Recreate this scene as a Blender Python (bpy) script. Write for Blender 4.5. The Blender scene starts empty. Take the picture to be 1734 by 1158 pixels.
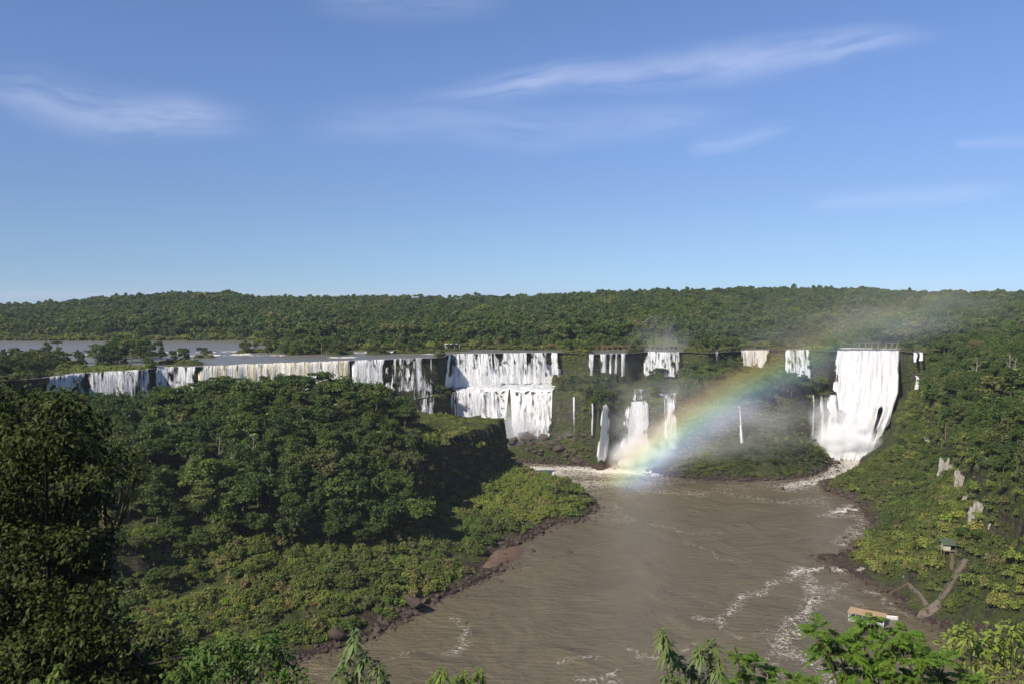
import bpy, math, numpy as np
from mathutils import Vector
S = bpy.context.scene
COL = S.collection
R = math.radians
rng = np.random.default_rng(7)

# ------------------------------------------------------------------ camera, sky, sun, exposure
F, CU, CV, VH, HC = 1361.0, 867.0, 579.0, 500.0, 120.0
PITCH = math.atan((CV - VH) / F)
cam = bpy.data.objects.new('camera', bpy.data.cameras.new('camera')); COL.objects.link(cam)
cam.location = (0, 0, HC); cam.rotation_euler = (math.pi / 2 - PITCH, 0, 0)
cam.data.sensor_width = 36; cam.data.lens = 36 * F / 1734
cam.data.clip_start = 0.1; cam.data.clip_end = 80000
S.camera = cam
SUN_AZ, SUN_EL = R(224), R(39.5)          # compass bearing of the sun seen from the camera (0 = +Y, 90 = +X)
W = bpy.data.worlds.new('World'); S.world = W; W.use_nodes = True
nt = W.node_tree; nt.nodes.clear()
sky = nt.nodes.new('ShaderNodeTexSky'); sky.sky_type = 'NISHITA'; sky.sun_disc = False
sky.sun_elevation = SUN_EL; sky.sun_rotation = SUN_AZ
sky.altitude = 1500; sky.air_density = 1.0; sky.dust_density = 0.0; sky.ozone_density = 4.5
bg = nt.nodes.new('ShaderNodeBackground'); bg.inputs['Strength'].default_value = 0.13
wo = nt.nodes.new('ShaderNodeOutputWorld')
tcw = nt.nodes.new('ShaderNodeTexCoord'); sxw = nt.nodes.new('ShaderNodeSeparateXYZ'); nt.links.new(tcw.outputs['Generated'], sxw.inputs[0])
rw = nt.nodes.new('ShaderNodeValToRGB'); nt.links.new(sxw.outputs[2], rw.inputs[0])
for p_, c_ in ((0.0, (0.293, 0.418, 0.678)), (.037, (0.362, 0.438, 0.601)), (.073, (0.449, 0.478, 0.581)), (.123, (0.538, 0.528, 0.610)), (.185, (0.635, 0.618, 0.697)), (.264, (0.724, 0.697, 0.784)), (.335, (0.753, 0.747, 0.823)), (1.0, (0.752, 0.752, 0.799))):
    el = rw.color_ramp.elements[0] if p_ == 0 else (rw.color_ramp.elements[-1] if p_ == 1.0 else rw.color_ramp.elements.new(p_))
    el.position = p_; el.color = (*c_, 1)
mw = nt.nodes.new('ShaderNodeMix'); mw.data_type = 'RGBA'; mw.blend_type = 'MULTIPLY'; mw.inputs[0].default_value = 1.0
nt.links.new(sky.outputs[0], mw.inputs[6]); nt.links.new(rw.outputs[0], mw.inputs[7]); nt.links.new(mw.outputs[2], bg.inputs[0]); nt.links.new(bg.outputs[0], wo.inputs[0])
sd = Vector((math.sin(SUN_AZ) * math.cos(SUN_EL), math.cos(SUN_AZ) * math.cos(SUN_EL), math.sin(SUN_EL)))
sl = bpy.data.lights.new('sun', 'SUN'); sl.energy = 5.0; sl.angle = R(0.53); sl.color = (1.0, 0.93, 0.82)
so = bpy.data.objects.new('sun', sl); COL.objects.link(so); so.rotation_euler = sd.to_track_quat('Z', 'Y').to_euler()
so.location = sd * 300
S.view_settings.view_transform = 'Standard'; S.view_settings.look = 'None'; S.view_settings.exposure = 0.4
S.render.engine = 'CYCLES'
S.cycles.max_bounces = 6; S.cycles.diffuse_bounces = 2; S.cycles.glossy_bounces = 2
S.cycles.transparent_max_bounces = 24; S.cycles.transmission_bounces = 2; S.cycles.volume_bounces = 2
S.cycles.volume_step_rate = 1.0; S.cycles.volume_max_steps = 64
S.cycles.use_denoising = True; S.cycles.use_adaptive_sampling = False

# ------------------------------------------------------------------ helpers
cp, sp = math.cos(PITCH), math.sin(PITCH)
def raydir(u, v):
    x = (np.asarray(u, float) - CU) / F; z = (CV - np.asarray(v, float)) / F
    return x, cp + z * sp, -sp + z * cp
def at_z(u, v, z):
    x, y, w = raydir(u, v); t = (z - HC) / w
    return np.stack([x * t, y * t, np.zeros_like(x * t) + z], -1)
def at_y(u, v, Y):
    x, y, w = raydir(u, v); t = Y / y
    return np.stack([x * t, np.zeros_like(x * t) + Y, HC + w * t], -1)
def proj(x, y, z):
    d = y * cp - (z - HC) * sp
    return CU + F * x / d, CV - F * (y * sp + (z - HC) * cp) / d

_tab = np.random.default_rng(99).random((256, 256))
def vn(x, y, s=0):
    x = np.asarray(x, float) + s * 17.3; y = np.asarray(y, float) + s * 31.7
    xi = np.floor(x).astype(int); yi = np.floor(y).astype(int); fx = x - xi; fy = y - yi
    fx = fx * fx * (3 - 2 * fx); fy = fy * fy * (3 - 2 * fy)
    g = lambda a, b: _tab[a % 256, b % 256]
    return (g(xi, yi) * (1 - fx) + g(xi + 1, yi) * fx) * (1 - fy) + (g(xi, yi + 1) * (1 - fx) + g(xi + 1, yi + 1) * fx) * fy
def fbm(x, y, o=4, s=0):
    a, t, n = 1.0, 0.0, 0.0
    for k in range(o):
        n = n + a * vn(x * 2 ** k, y * 2 ** k, s + k * 3); t += a; a *= 0.5
    return n / t
def sm(a, b, x):
    t = np.clip((x - a) / (b - a), 0, 1); return t * t * (3 - 2 * t)
def inpoly(P, x, y):
    P = np.asarray(P)[:, :2]; r = np.zeros(np.shape(x), bool); j = len(P) - 1
    for i in range(len(P)):
        xi, yi = P[i]; xj, yj = P[j]
        if yi != yj:
            r ^= ((yi > y) != (yj > y)) & (x < (xj - xi) * (y - yi) / (yj - yi) + xi)
        j = i
    return r
def segdist(P, x, y):
    P = np.asarray(P)[:, :2]; d = np.full(np.shape(x), 1e9)
    for i in range(len(P) - 1):
        a, b = P[i], P[i + 1]; ab = b - a; L = ab @ ab + 1e-9
        t = np.clip(((x - a[0]) * ab[0] + (y - a[1]) * ab[1]) / L, 0, 1)
        d = np.minimum(d, np.hypot(x - a[0] - t * ab[0], y - a[1] - t * ab[1]))
    return d

def mesh_np(name, V, Fq, mats=(), fm=None, smooth=False):
    """V (n,3); Fq (m,k) faces with k corners each; a list of such arrays is allowed"""
    me = bpy.data.meshes.new(name)
    V = np.asarray(V, np.float32)
    if not isinstance(Fq, (list, tuple)): Fq = [Fq]
    Fq = [np.asarray(f, np.int32) for f in Fq if len(f)]
    li = np.concatenate([f.ravel() for f in Fq]); tot = np.concatenate([np.full(len(f), f.shape[1], np.int32) for f in Fq])
    st = np.concatenate([[0], np.cumsum(tot)[:-1]]).astype(np.int32)
    me.vertices.add(len(V)); me.vertices.foreach_set('co', V.ravel())
    me.loops.add(len(li)); me.loops.foreach_set('vertex_index', li)
    me.polygons.add(len(tot)); me.polygons.foreach_set('loop_start', st)
    if fm is not None: me.polygons.foreach_set('material_index', np.asarray(fm, np.int32))
    me.polygons.foreach_set('use_smooth', np.full(len(tot), smooth))
    me.update(calc_edges=True); me.validate()
    for m in mats: me.materials.append(m)
    return me
def link(name, data, parent=None, loc=None, rot=None, scale=None):
    o = bpy.data.objects.new(name, data); COL.objects.link(o)
    if parent: o.parent = parent
    if loc is not None: o.location = [float(a) for a in loc]
    if rot is not None: o.rotation_euler = [float(a) for a in rot]
    if scale is not None: o.scale = [float(a) for a in (scale if np.ndim(scale) else (scale,) * 3)]
    return o
def tag(o, label=None, cat=None, group=None, kind=None):
    if label: o['label'] = label
    if cat: o['category'] = cat
    if group: o['group'] = group
    if kind: o['kind'] = kind
    return o
def attr(me, name, vals):
    a = me.attributes.new(name, 'FLOAT', 'POINT'); a.data.foreach_set('value', np.asarray(vals, np.float32).ravel())
def gridfaces(ny, nx):
    i = (np.arange(ny - 1)[:, None] * nx + np.arange(nx - 1)[None]).ravel()
    return np.stack([i, i + 1, i + nx + 1, i + nx], 1)

class MB:
    """collects boxes and tubes for one mesh"""
    def __init__(s): s.V = []; s.Q = []; s.n = 0
    def add(s, V, Fc):
        V = np.asarray(V, float); s.V.append(V); s.Q.append(np.asarray(Fc) + s.n); s.n += len(V)
    def box(s, c, d, rz=0.0, M=None):
        v = np.array([[x, y, z] for x in (-.5, .5) for y in (-.5, .5) for z in (-.5, .5)]) * np.asarray(d, float)
        if M is not None: v = v @ np.asarray(M).T
        c_, s_ = math.cos(rz), math.sin(rz); v = v @ np.array([[c_, s_, 0], [-s_, c_, 0], [0, 0, 1]])
        s.add(v + np.asarray(c, float), [[0, 1, 3, 2], [4, 6, 7, 5], [0, 4, 5, 1], [2, 3, 7, 6], [0, 2, 6, 4], [1, 5, 7, 3]])
    def tube(s, P, r, n=6):
        P = np.asarray(P, float); r = np.broadcast_to(r, len(P)).astype(float)
        T = np.gradient(P, axis=0); T /= np.linalg.norm(T, axis=1)[:, None] + 1e-9
        up = np.array([0.3, 0.9, 0.1]); A = np.cross(T, up); A /= np.linalg.norm(A, axis=1)[:, None] + 1e-9; B = np.cross(T, A)
        th = np.arange(n) * 2 * math.pi / n
        V = P[:, None] + r[:, None, None] * (np.cos(th)[None, :, None] * A[:, None] + np.sin(th)[None, :, None] * B[:, None])
        k = len(P); i = np.arange(k - 1)[:, None] * n; j = np.arange(n)[None]; j2 = (j + 1) % n
        Q = np.stack([i + j, i + j2, i + n + j2, i + n + j], -1).reshape(-1, 4)
        V = V.reshape(-1, 3); s.add(V, Q)
    def mesh(s, name, mat, smooth=False):
        return mesh_np(name, np.concatenate(s.V), np.concatenate(s.Q), (mat,), smooth=smooth)
    def obj(s, name, mat, parent=None, **k):
        return link(name, s.mesh(name, mat, k.pop('smooth', False)), parent, **k)

# ------------------------------------------------------------------ material helpers
def newmat(name):
    m = bpy.data.materials.new(name); m.use_nodes = True; t = m.node_tree; t.nodes.clear()
    out = t.nodes.new('ShaderNodeOutputMaterial')
    return m, t, out
def N(t, kind, **k):
    n = t.nodes.new(kind)
    for a, b in k.items():
        if a.startswith('i_'):
            key = a[2:]; key = int(key) if key.isdigit() else key.replace('_', ' ')
            n.inputs[key].default_value = b
        else: setattr(n, a, b)
    return n
def ramp(t, src, stops, interp='LINEAR'):
    r = N(t, 'ShaderNodeValToRGB'); cr = r.color_ramp; cr.interpolation = interp
    while len(cr.elements) < len(stops): cr.elements.new(0.5)
    for e, (p, c) in zip(cr.elements, stops):
        e.position = p; e.color = (*c, 1) if np.ndim(c) else (c, c, c, 1)
    t.links.new(src, r.inputs[0]); return r.outputs[0]
def noise(t, vec, scale, detail=4, rough=0.55, dist=0.0, out=0):
    n = N(t, 'ShaderNodeTexNoise'); n.inputs['Scale'].default_value = scale; n.inputs['Detail'].default_value = detail
    n.inputs['Roughness'].default_value = rough; n.inputs['Distortion'].default_value = dist
    if vec is not None: t.links.new(vec, n.inputs['Vector'])
    return n.outputs[out]
def mapping(t, vec, scale=(1, 1, 1), rot=(0, 0, 0), loc=(0, 0, 0)):
    n = N(t, 'ShaderNodeMapping'); n.inputs['Scale'].default_value = scale; n.inputs['Rotation'].default_value = rot; n.inputs['Location'].default_value = loc
    t.links.new(vec, n.inputs['Vector']); return n.outputs[0]
def math_(t, op, a, b=None, c=None, clamp=False):
    n = N(t, 'ShaderNodeMath', operation=op); n.use_clamp = clamp
    for i, v in enumerate((a, b, c)):
        if v is None: continue
        if isinstance(v, (int, float)): n.inputs[i].default_value = v
        else: t.links.new(v, n.inputs[i])
    return n.outputs[0]
def mixc(t, f, a, b, mode='MIX'):
    n = N(t, 'ShaderNodeMix', data_type='RGBA', blend_type=mode)
    for i, v in ((0, f), (6, a), (7, b)):
        if isinstance(v, (int, float)): n.inputs[i].default_value = v
        elif isinstance(v, tuple): n.inputs[i].default_value = (*v, 1)
        else: t.links.new(v, n.inputs[i])
    return n.outputs[2]
def maprange(t, v, a, b, c=0.0, d=1.0, smooth=False):
    n = N(t, 'ShaderNodeMapRange'); n.interpolation_type = 'SMOOTHSTEP' if smooth else 'LINEAR'
    t.links.new(v, n.inputs[0])
    for i, x in enumerate((a, b, c, d)): n.inputs[1 + i].default_value = x
    return n.outputs[0]
def bump(t, h, dist, strength=1.0):
    n = N(t, 'ShaderNodeBump'); n.inputs['Distance'].default_value = dist; n.inputs['Strength'].default_value = strength
    t.links.new(h, n.inputs['Height']); return n.outputs[0]
def principled(t, out, color, rough=0.8, normal=None, spec=0.3):
    p = N(t, 'ShaderNodeBsdfPrincipled')
    if isinstance(color, tuple): p.inputs['Base Color'].default_value = (*color, 1)
    else: t.links.new(color, p.inputs['Base Color'])
    if isinstance(rough, (int, float)): p.inputs['Roughness'].default_value = rough
    else: t.links.new(rough, p.inputs['Roughness'])
    p.inputs['Specular IOR Level'].default_value = spec
    if normal is not None: t.links.new(normal, p.inputs['Normal'])
    if out is not None: t.links.new(p.outputs[0], out.inputs[0])
    return p
def leafmat(name, stops, transl=0.3, nscale=0.25, spec=0.25):
    m, t, out = newmat(name)
    oi = N(t, 'ShaderNodeObjectInfo'); tc = N(t, 'ShaderNodeTexCoord')
    c = ramp(t, oi.outputs['Random'], stops)
    lc = noise(t, oi.outputs['Location'], 0.022, 3, .6); c = mixc(t, maprange(t, lc, .38, .62), mixc(t, 1.0, c, (.62, .74, .72), 'MULTIPLY'), mixc(t, 1.0, c, (1.35, 1.25, 1.0), 'MULTIPLY'))
    nz = noise(t, tc.outputs['Object'], nscale, 3)
    c = mixc(t, maprange(t, nz, 0.35, 0.7), c, mixc(t, 0.5, c, (0.12, 0.15, 0.028)))
    nz2 = noise(t, tc.outputs['Object'], nscale * 6, 2); c = mixc(t, 1.0, c, (1.2, 1.18, 1.4), 'MULTIPLY')
    c = mixc(t, maprange(t, nz2, 0.5, 0.75, 0, 0.4), c, (0.03, 0.05, 0.012))
    p = principled(t, None, c, 0.55, spec=spec)
    tr = N(t, 'ShaderNodeBsdfTranslucent'); t.links.new(mixc(t, 1.0, c, (1.0, 1.25, 0.6), 'MULTIPLY'), tr.inputs[0])
    mx = N(t, 'ShaderNodeMixShader'); mx.inputs[0].default_value = transl
    t.links.new(p.outputs[0], mx.inputs[1]); t.links.new(tr.outputs[0], mx.inputs[2]); t.links.new(mx.outputs[0], out.inputs[0])
    return m
def plainmat(name, col, rough=0.8, var=0.3, scale=2.0, spec=0.2, bmp=0.0):
    m, t, out = newmat(name); tc = N(t, 'ShaderNodeTexCoord')
    nz = noise(t, tc.outputs['Object'], scale, 5)
    c = mixc(t, maprange(t, nz, 0.3, 0.75, 0, var), col, tuple(0.45 * x for x in col))
    principled(t, out, c, rough, bump(t, nz, bmp) if bmp else None, spec); return m

# ------------------------------------------------------------------ terrain: break lines -> membrane -> one sheet
LIPPX = [(-400, 668), (-150, 652), (-20, 646), (72, 640), (140, 632), (235, 627), (280, 622), (340, 621), (420, 617), (590, 611), (650, 609), (735, 606),
         (752, 604), (762, 600), (950, 597), (1000, 600), (1060, 599), (1090, 596), (1155, 596), (1200, 598), (1255, 594), (1300, 593), (1330, 593), (1372, 593),
         (1405, 595), (1420, 594), (1523, 594), (1545, 597), (1580, 598)]
lp = at_z(*np.array(LIPPX).T, 72.0); LA, LY = lp[:, 0] / lp[:, 1], lp[:, 1]
def lipY(a): return np.interp(a, LA, LY)
sh = np.array([(-600, 577), (-100, 577), (430, 577), (455, 584), (480, 591), (560, 594), (640, 593), (740, 592), (830, 592), (960, 593), (1000, 593), (1090, 591), (1160, 592),
               (1250, 591), (1300, 590), (1380, 591), (1410, 589), (1525, 589), (1560, 594), (2200, 594)], float)
p_ = at_z(sh[:, 0], sh[:, 1], 72.0); SA, SY = p_[:, 0] / p_[:, 1], p_[:, 1]
def shoreY(a): return np.interp(a, SA, SY)
TL = np.array([(-600, 512), (0, 517), (100, 514), (180, 506), (260, 498), (340, 495), (400, 498), (440, 503), (600, 503), (850, 503), (930, 499), (1080, 494), (1300, 490), (1460, 490), (1560, 495), (1734, 495), (2300, 493)], float)
p_ = at_y(TL[:, 0], TL[:, 1], 1400.0); TA, TZ = p_[:, 0] / p_[:, 1], p_[:, 2] - 13
def hill(x, y):
    a = x / np.maximum(y, 1); s0 = shoreY(a)
    s = np.clip((y - s0) / (1400 - s0), 0, 1)
    z = 73.6 + (np.interp(a, TA, TZ) - 73.6) * s ** 0.85
    z = z + (fbm(x / 130, y / 130, 3, 5) - 0.5) * 14 * sm(0.05, 0.4, s) * (1 - 0.7 * sm(0.8, 1, s))
    return z - 60 * sm(1450, 2600, y) - 0.017 * np.maximum(y - 1500, 0)
DRY = [(-400, 70, 40), (253, 262, 14), (736, 755, 22), (955, 998, 30), (1062, 1088, 30), (1157, 1209, 40), (1217, 1252, 40), (1304, 1327, 30), (1374, 1416, 40), (1526, 1545, 30), (1566, 1620, 60)]
ISL = [(215, 603, 30, 15), (60, 612, 26, 12), (20, 622, 40, 20), (95, 600, 9, 5), (130, 616, 8, 5), (378, 613, 0, 0), (345, 606, 7, 4), (525, 596, 30, 26), (450, 596, 20, 9), (320, 618, 9, 5), (296, 616, 12, 5),
       (575, 600, 12, 7), (640, 600, 10, 7), (700, 598, 18, 9), (760, 595, 12, 5), (410, 598, 5, 3), (350, 598, 4, 3)]
def is_river(x, y):
    a = x / y; ly = lipY(a); r = (y > ly) & (y < shoreY(a)) & (a < 0.513)
    u, _ = proj(x, y, 72.0)
    for u0, u1, dep in DRY: r &= ~((u > u0) & (u < u1) & (y < ly + dep))
    for iu, iv, rx, ry in ISL:
        if rx:
            c = at_z(iu, iv, 72.0); r &= ~((((x - c[0]) / rx) ** 2 + ((y - c[1]) / ry) ** 2) < 1 + 0.5 * (fbm(x / 8, y / 8, 2, 9) - .5))
    return r

BANK = [(60, 1380), (200, 1290), (380, 1190), (490, 1122), (560, 1104), (620, 1080), (660, 1064), (720, 1028), (770, 1004), (815, 985), (850, 966), (866, 947), (858, 932), (880, 920), (918, 905),
        (930, 890), (985, 883), (1000, 870), (1012, 857), (1000, 843), (985, 831), (940, 812), (880, 803), (852, 797), (835, 790), (835, 778), (858, 781), (900, 784), (1000, 789), (1020, 785), (1105, 786),
        (1108, 800), (1150, 808), (1200, 812), (1260, 815), (1300, 813), (1345, 811), (1372, 806), (1400, 795), (1412, 780), (1400, 768), (1455, 766), (1456, 792), (1432, 806), (1400, 812), (1386, 818), (1396, 832),
        (1440, 845), (1462, 868), (1474, 890), (1470, 905), (1440, 925), (1428, 938), (1386, 941), (1384, 948), (1425, 962), (1470, 992), (1500, 1006), (1530, 1032), (1560, 1050), (1600, 1068), (1640, 1087),
        (1700, 1118), (1800, 1180), (1900, 1260)]
bp = at_z(*np.array(BANK).T, 0.0)[:, :2]
BANKW = np.vstack([bp, [[150, 145], [0, 135], [-150, 140]]])

X0, X1, Y0, Y1, D = -520.0, 560.0, 4.0, 904.0, 2.5
gx = np.arange(X0, X1 + .1, D); gy = np.arange(Y0, Y1 + .1, D)
GX, GY = np.meshgrid(gx, gy); ny, nx = GX.shape
val = np.zeros((ny, nx)); fix = np.zeros((ny, nx), bool)
def near(x, y):
    z = np.interp(y, [-400, 0, 5, 12, 20, 40, 80, 120, 145], [126, 118.2, 117.4, 111.5, 105, 88, 45, 8, 0.5])
    lf = sm(-14, -40, x) * sm(140, 90, y) * sm(10, 40, y)
    return z + lf * np.interp(y, [20, 50, 90, 130], [0, 10, 22, 10])
def draw(P, closed=False):
    P = np.asarray(P, float)
    for a, b in zip(P[:-1], P[1:]):
        n = int(np.hypot(*(b - a)[:2]) / (D * .4)) + 2
        q = a + (b - a) * np.linspace(0, 1, n)[:, None]
        j = np.round((q[:, 0] - X0) / D).astype(int); i = np.round((q[:, 1] - Y0) / D).astype(int)
        ok = (i >= 0) & (i < ny) & (j >= 0) & (j < nx); val[i[ok], j[ok]] = q[ok, 2]; fix[i[ok], j[ok]] = True
def PZ(L): return np.array([at_z(u, v, z) for u, v, z in L])
def PV(L): return np.array([at_y(u, v, Y) for u, v, Y in L])
def UY(L):       # (u, Y, z)
    return np.array([((u - CU) / F * Y, Y, z) for u, Y, z in L])
m = GY < 100; val[m] = near(GX, GY)[m]; fix |= m
# bank of the river and the gorge water
draw(np.c_[BANKW, np.full(len(BANKW), 1.0)])
inw = inpoly(BANKW, GX, GY); val[inw] = -3; fix |= inw
# left hill
draw(UY([(-300, 265, 12), (0, 268, 12), (200, 285, 12), (350, 296, 11), (500, 308, 12), (620, 322, 11), (700, 340, 8), (775, 365, 5)]))
draw(UY([(-300, 271, 25), (0, 274, 25), (120, 280, 26), (230, 292, 24)]))
draw(UY([(-300, 330, 42), (100, 335, 40), (300, 350, 38), (500, 365, 36), (620, 378, 33), (690, 395, 27)]))
draw(UY([(-500, 385, 62), (-100, 385, 58), (60, 395, 53), (250, 425, 55), (420, 430, 55), (600, 430, 57), (650, 430, 53), (690, 430, 47)]))
draw([(-520, 395, 56), (-300, 412, 50), (-255, 425, 49), (-205, 452, 52), (-150, 478, 55), (-100, 498, 50), (-66, 516, 43), (-7, 512, 42)])
draw([(-520, 410, 12), (-300, 424, 12), (-256, 437, 12), (-205, 464, 12), (-150, 490, 12), (-98, 509, 12), (-64, 525, 12), (-2, 520, 10)])
draw([(-6, 512, 42), (-7, 500, 42), (-18, 478, 41), (-30, 452, 41), (-42, 425, 40), (-50, 402, 36), (-50, 388, 28)])
draw([(-30, 505, 43), (-62, 490, 43)])
draw([(-1, 520, 12), (-1.5, 500, 13), (-12, 475, 11), (-24, 449, 10), (-36, 422, 9), (-43, 400, 8), (-38, 382, 4)])
draw([(8, 488, 12), (12, 478, 12), (30, 464, 10), (42, 458, 6)])
draw([(-10, 440, 7), (8, 430, 5)])
# right side
RB = [(1530, 690, 28), (1556, 722, 28), (1600, 768, 30), (1635, 828, 32), (1657, 886, 32), (1725, 940, 28), (1800, 985, 26)]
draw(PZ(RB)); RBW = PZ(RB)
RT = [(1548, 640, 50), (1584, 690, 50), (1630, 732, 48), (1668, 790, 50), (1755, 845, 50), (1860, 880, 48)]
draw(PZ(RT)); RTW = PZ(RT)
draw([(200, 262, 72), (222, 320, 74), (262, 400, 74), (292, 480, 68), (322, 560, 64), (345, 640, 66), (352, 668, 70)])
draw([(240, 200, 80), (300, 400, 80), (380, 600, 76), (400, 700, 75), (420, 800, 76)])
draw([(558, 100, 90), (558, 600, 80), (558, 904, 78)])
# upper rim, foot of the upper cliff
au = np.arange(-380, 1576, 3.0)
av = np.interp(au, *np.array(LIPPX).T)
LW = at_z(au, av, 72.0)
FOOTV = np.array([(-400, 12), (690, 12), (692, 40), (755, 44), (900, 44), (955, 46), (1010, 49), (1060, 49), (1100, 50), (1160, 50), (1250, 53), (1310, 52), (1325, 46), (1375, 44), (1410, 38), (1418, 31), (1523, 31), (1576, 40)], float)
fz = np.interp(au, FOOTV[:, 0], FOOTV[:, 1])
draw(np.c_[LW[:, 0] * (1 - 6 / LW[:, 1]), LW[:, 1] - 6, fz])
up = (GY > lipY(GX / GY)) & (GX / GY < 0.522)
riv = is_river(GX, np.maximum(GY, 1))
hl = hill(GX, GY) + 1.2 * fbm(GX / 9, GY / 9, 3, 2)
val[up] = np.where(riv, 70.8, hl)[up]; fix |= up
# lower rim and its foot  (u, v, z, foot z)
LIP2 = [(640, 690, 43, 12), (700, 678, 43, 14), (735, 672, 44, 10), (770, 664, 44, 8), (850, 662, 44, 8), (880, 665, 44, 8), (935, 668, 44, 10), (970, 672, 44, 12), (1000, 682, 43, 12), (1015, 688, 43, 6), (1040, 681, 44, 1),
        (1098, 679, 44, 1), (1110, 681, 44, 6), (1150, 681, 44, 8), (1180, 688, 41, 18), (1250, 686, 41, 19), (1300, 680, 42, 20), (1345, 676, 43, 18), (1376, 668, 44, 14), (1400, 668, 43, 5), (1416, 668, 43, 5)]
L2 = np.array(LIP2, float); l2w = at_z(L2[:, 0], L2[:, 1], L2[:, 2])
draw(l2w)
L2F = np.c_[l2w[:, 0] * (1 - 7 / l2w[:, 1]), l2w[:, 1] - 7, L2[:, 3]]; draw(L2F)
def lip2(u):
    return at_z(u, np.interp(u, L2[:, 0], L2[:, 1]), np.interp(u, L2[:, 0], L2[:, 2]))
draw(PV([(1180, 668, 610), (1240, 664, 600), (1310, 664, 605), (1350, 666, 610)]))
draw(PV([(1240, 655, 640), (1310, 655, 640)]))
# big right cascade
draw(PZ([(1416, 680, 31), (1523, 678, 31)])); draw(PZ([(1398, 752, 5), (1440, 752, 5), (1502, 746, 5)]))
draw(PZ([(1470, 760, 3), (1500, 752, 12), (1512, 735, 20), (1526, 712, 26)]))
# mound in front of the middle cliff, boulder slope
draw(PZ([(1150, 788, 7), (1200, 775, 11), (1280, 765, 14), (1340, 750, 17), (1390, 765, 9)]))
draw(PZ([(870, 762, 8), (930, 758, 11), (990, 765, 8)]))
def lap(Fv, M):
    h, w = Fv.shape
    if min(h, w) < 14:
        X = np.full((h, w), Fv[M].mean()); X[M] = Fv[M]; it = 500
    else:
        Hh, Ww = (h + 1) // 2 * 2, (w + 1) // 2 * 2
        Fp = np.pad(Fv, ((0, Hh - h), (0, Ww - w)), mode='edge'); Mp = np.pad(M, ((0, Hh - h), (0, Ww - w)), mode='edge')
        s = (Fp * Mp).reshape(Hh // 2, 2, Ww // 2, 2).sum((1, 3)); c = Mp.reshape(Hh // 2, 2, Ww // 2, 2).sum((1, 3))
        Xc = lap(np.where(c > 0, s / np.maximum(c, 1), 0), c > 0)
        X = np.repeat(np.repeat(Xc, 2, 0), 2, 1)[:h, :w].copy(); X[M] = Fv[M]; it = 90
    for _ in range(it):
        P = np.pad(X, 1, mode='edge'); X = (P[:-2, 1:-1] + P[2:, 1:-1] + P[1:-1, :-2] + P[1:-1, 2:]) / 4; X[M] = Fv[M]
    return X
HG = lap(val, fix)
nmask = (~up) & (~inw) & (GY > 100)
dbank = segdist(BANKW, GX, GY)
rough_ = (fbm(GX / 40, GY / 40, 3, 1) - .5) * 7 + (fbm(GX / 9, GY / 9, 3, 4) - .5) * 4.0
near_lip = sm(3, 14, np.abs(GY - lipY(GX / GY)))
HG = HG + np.where(nmask, rough_ * sm(0, 16, dbank) * near_lip, 0)
HG = np.where(nmask & (dbank < 16), np.maximum(HG, 0.5 + 1.4 * fbm(GX / 5, GY / 5, 2, 8)), HG)
def H(x, y):
    fx = np.clip((np.asarray(x, float) - X0) / D, 0, nx - 1.001); fy = np.clip((np.asarray(y, float) - Y0) / D, 0, ny - 1.001)
    i = fy.astype(int); j = fx.astype(int); fx -= j; fy -= i
    z = (HG[i, j] * (1 - fx) + HG[i, j + 1] * fx) * (1 - fy) + (HG[i + 1, j] * (1 - fx) + HG[i + 1, j + 1] * fx) * fy
    return np.where(np.asarray(y) > Y1 - 2.5, hill(np.asarray(x, float), np.asarray(y, float)), z)
def slope(x, y):
    e = 2.5
    return np.hypot(H(x + e, y) - H(x - e, y), H(x, y + e) - H(x, y - e)) / (2 * e)

ext = np.cumsum(8 * 1.12 ** np.arange(40)); ext = np.append(ext, 25000)
xs = np.concatenate([X0 - ext[::-1], gx, X1 + ext])
ye = Y1 + np.concatenate([np.arange(10, 750, 12.0), 750 + np.cumsum(20 * 1.14 ** np.arange(46))])
ys = np.concatenate([-np.array([600, 300, 150, 80, 50, 30, 20, 12, 8, 4]) + 4, gy, ye])
TX, TY = np.meshgrid(xs, ys)
TZ_ = H(TX, TY)
TZ_ = np.where(TY < 6, near(TX, TY), TZ_)
far_side = (TY > Y1 - 2.5) | (((TX < X0) | (TX > X1)) & (TY > 500))
TZ_ = np.where((TY > Y1 - 2.5), hill(TX, TY), TZ_)
bl = np.clip((np.maximum(X0 - TX, TX - X1)) / 300, 0, 1)
TZ_ = np.where(TY <= Y1 - 2.5, TZ_ * (1 - bl) + (74 + 10 * fbm(TX / 200, TY / 200, 2, 3)) * bl, TZ_)

def on_ground(u, v):
    x, y, w = raydir(u, v); t = np.linspace(120, 1200, 2400); g = HC + w * t < H(x * t, y * t); i = int(np.argmax(g)) if g.any() else -1
    return np.array([x * t[i], y * t[i], HC + w * t[i]])
# terrain material: rock where steep, soil and undergrowth where flat, wet dark rock by the water
m_ter, t, out = newmat('ground_and_rock')
geo = N(t, 'ShaderNodeNewGeometry'); sep = N(t, 'ShaderNodeSeparateXYZ'); t.links.new(geo.outputs['Normal'], sep.inputs[0])
sp_ = N(t, 'ShaderNodeSeparateXYZ'); t.links.new(geo.outputs['Position'], sp_.inputs[0])
P = geo.outputs['Position']
n1 = noise(t, P, 0.12, 6, 0.6); n2 = noise(t, P, 0.6, 5, 0.65); n3 = noise(t, mapping(t, P, (0.5, 0.5, 0.06)), 1.0, 4, 0.6)
soil = ramp(t, n1, [(0.3, (0.022, 0.032, 0.010)), (0.5, (0.05, 0.062, 0.018)), (0.62, (0.085, 0.085, 0.030)), (0.75, (0.085, 0.062, 0.035))])
soil = mixc(t, maprange(t, n2, .5, .7, 0, .6), soil, (.025, .032, .010))
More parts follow.
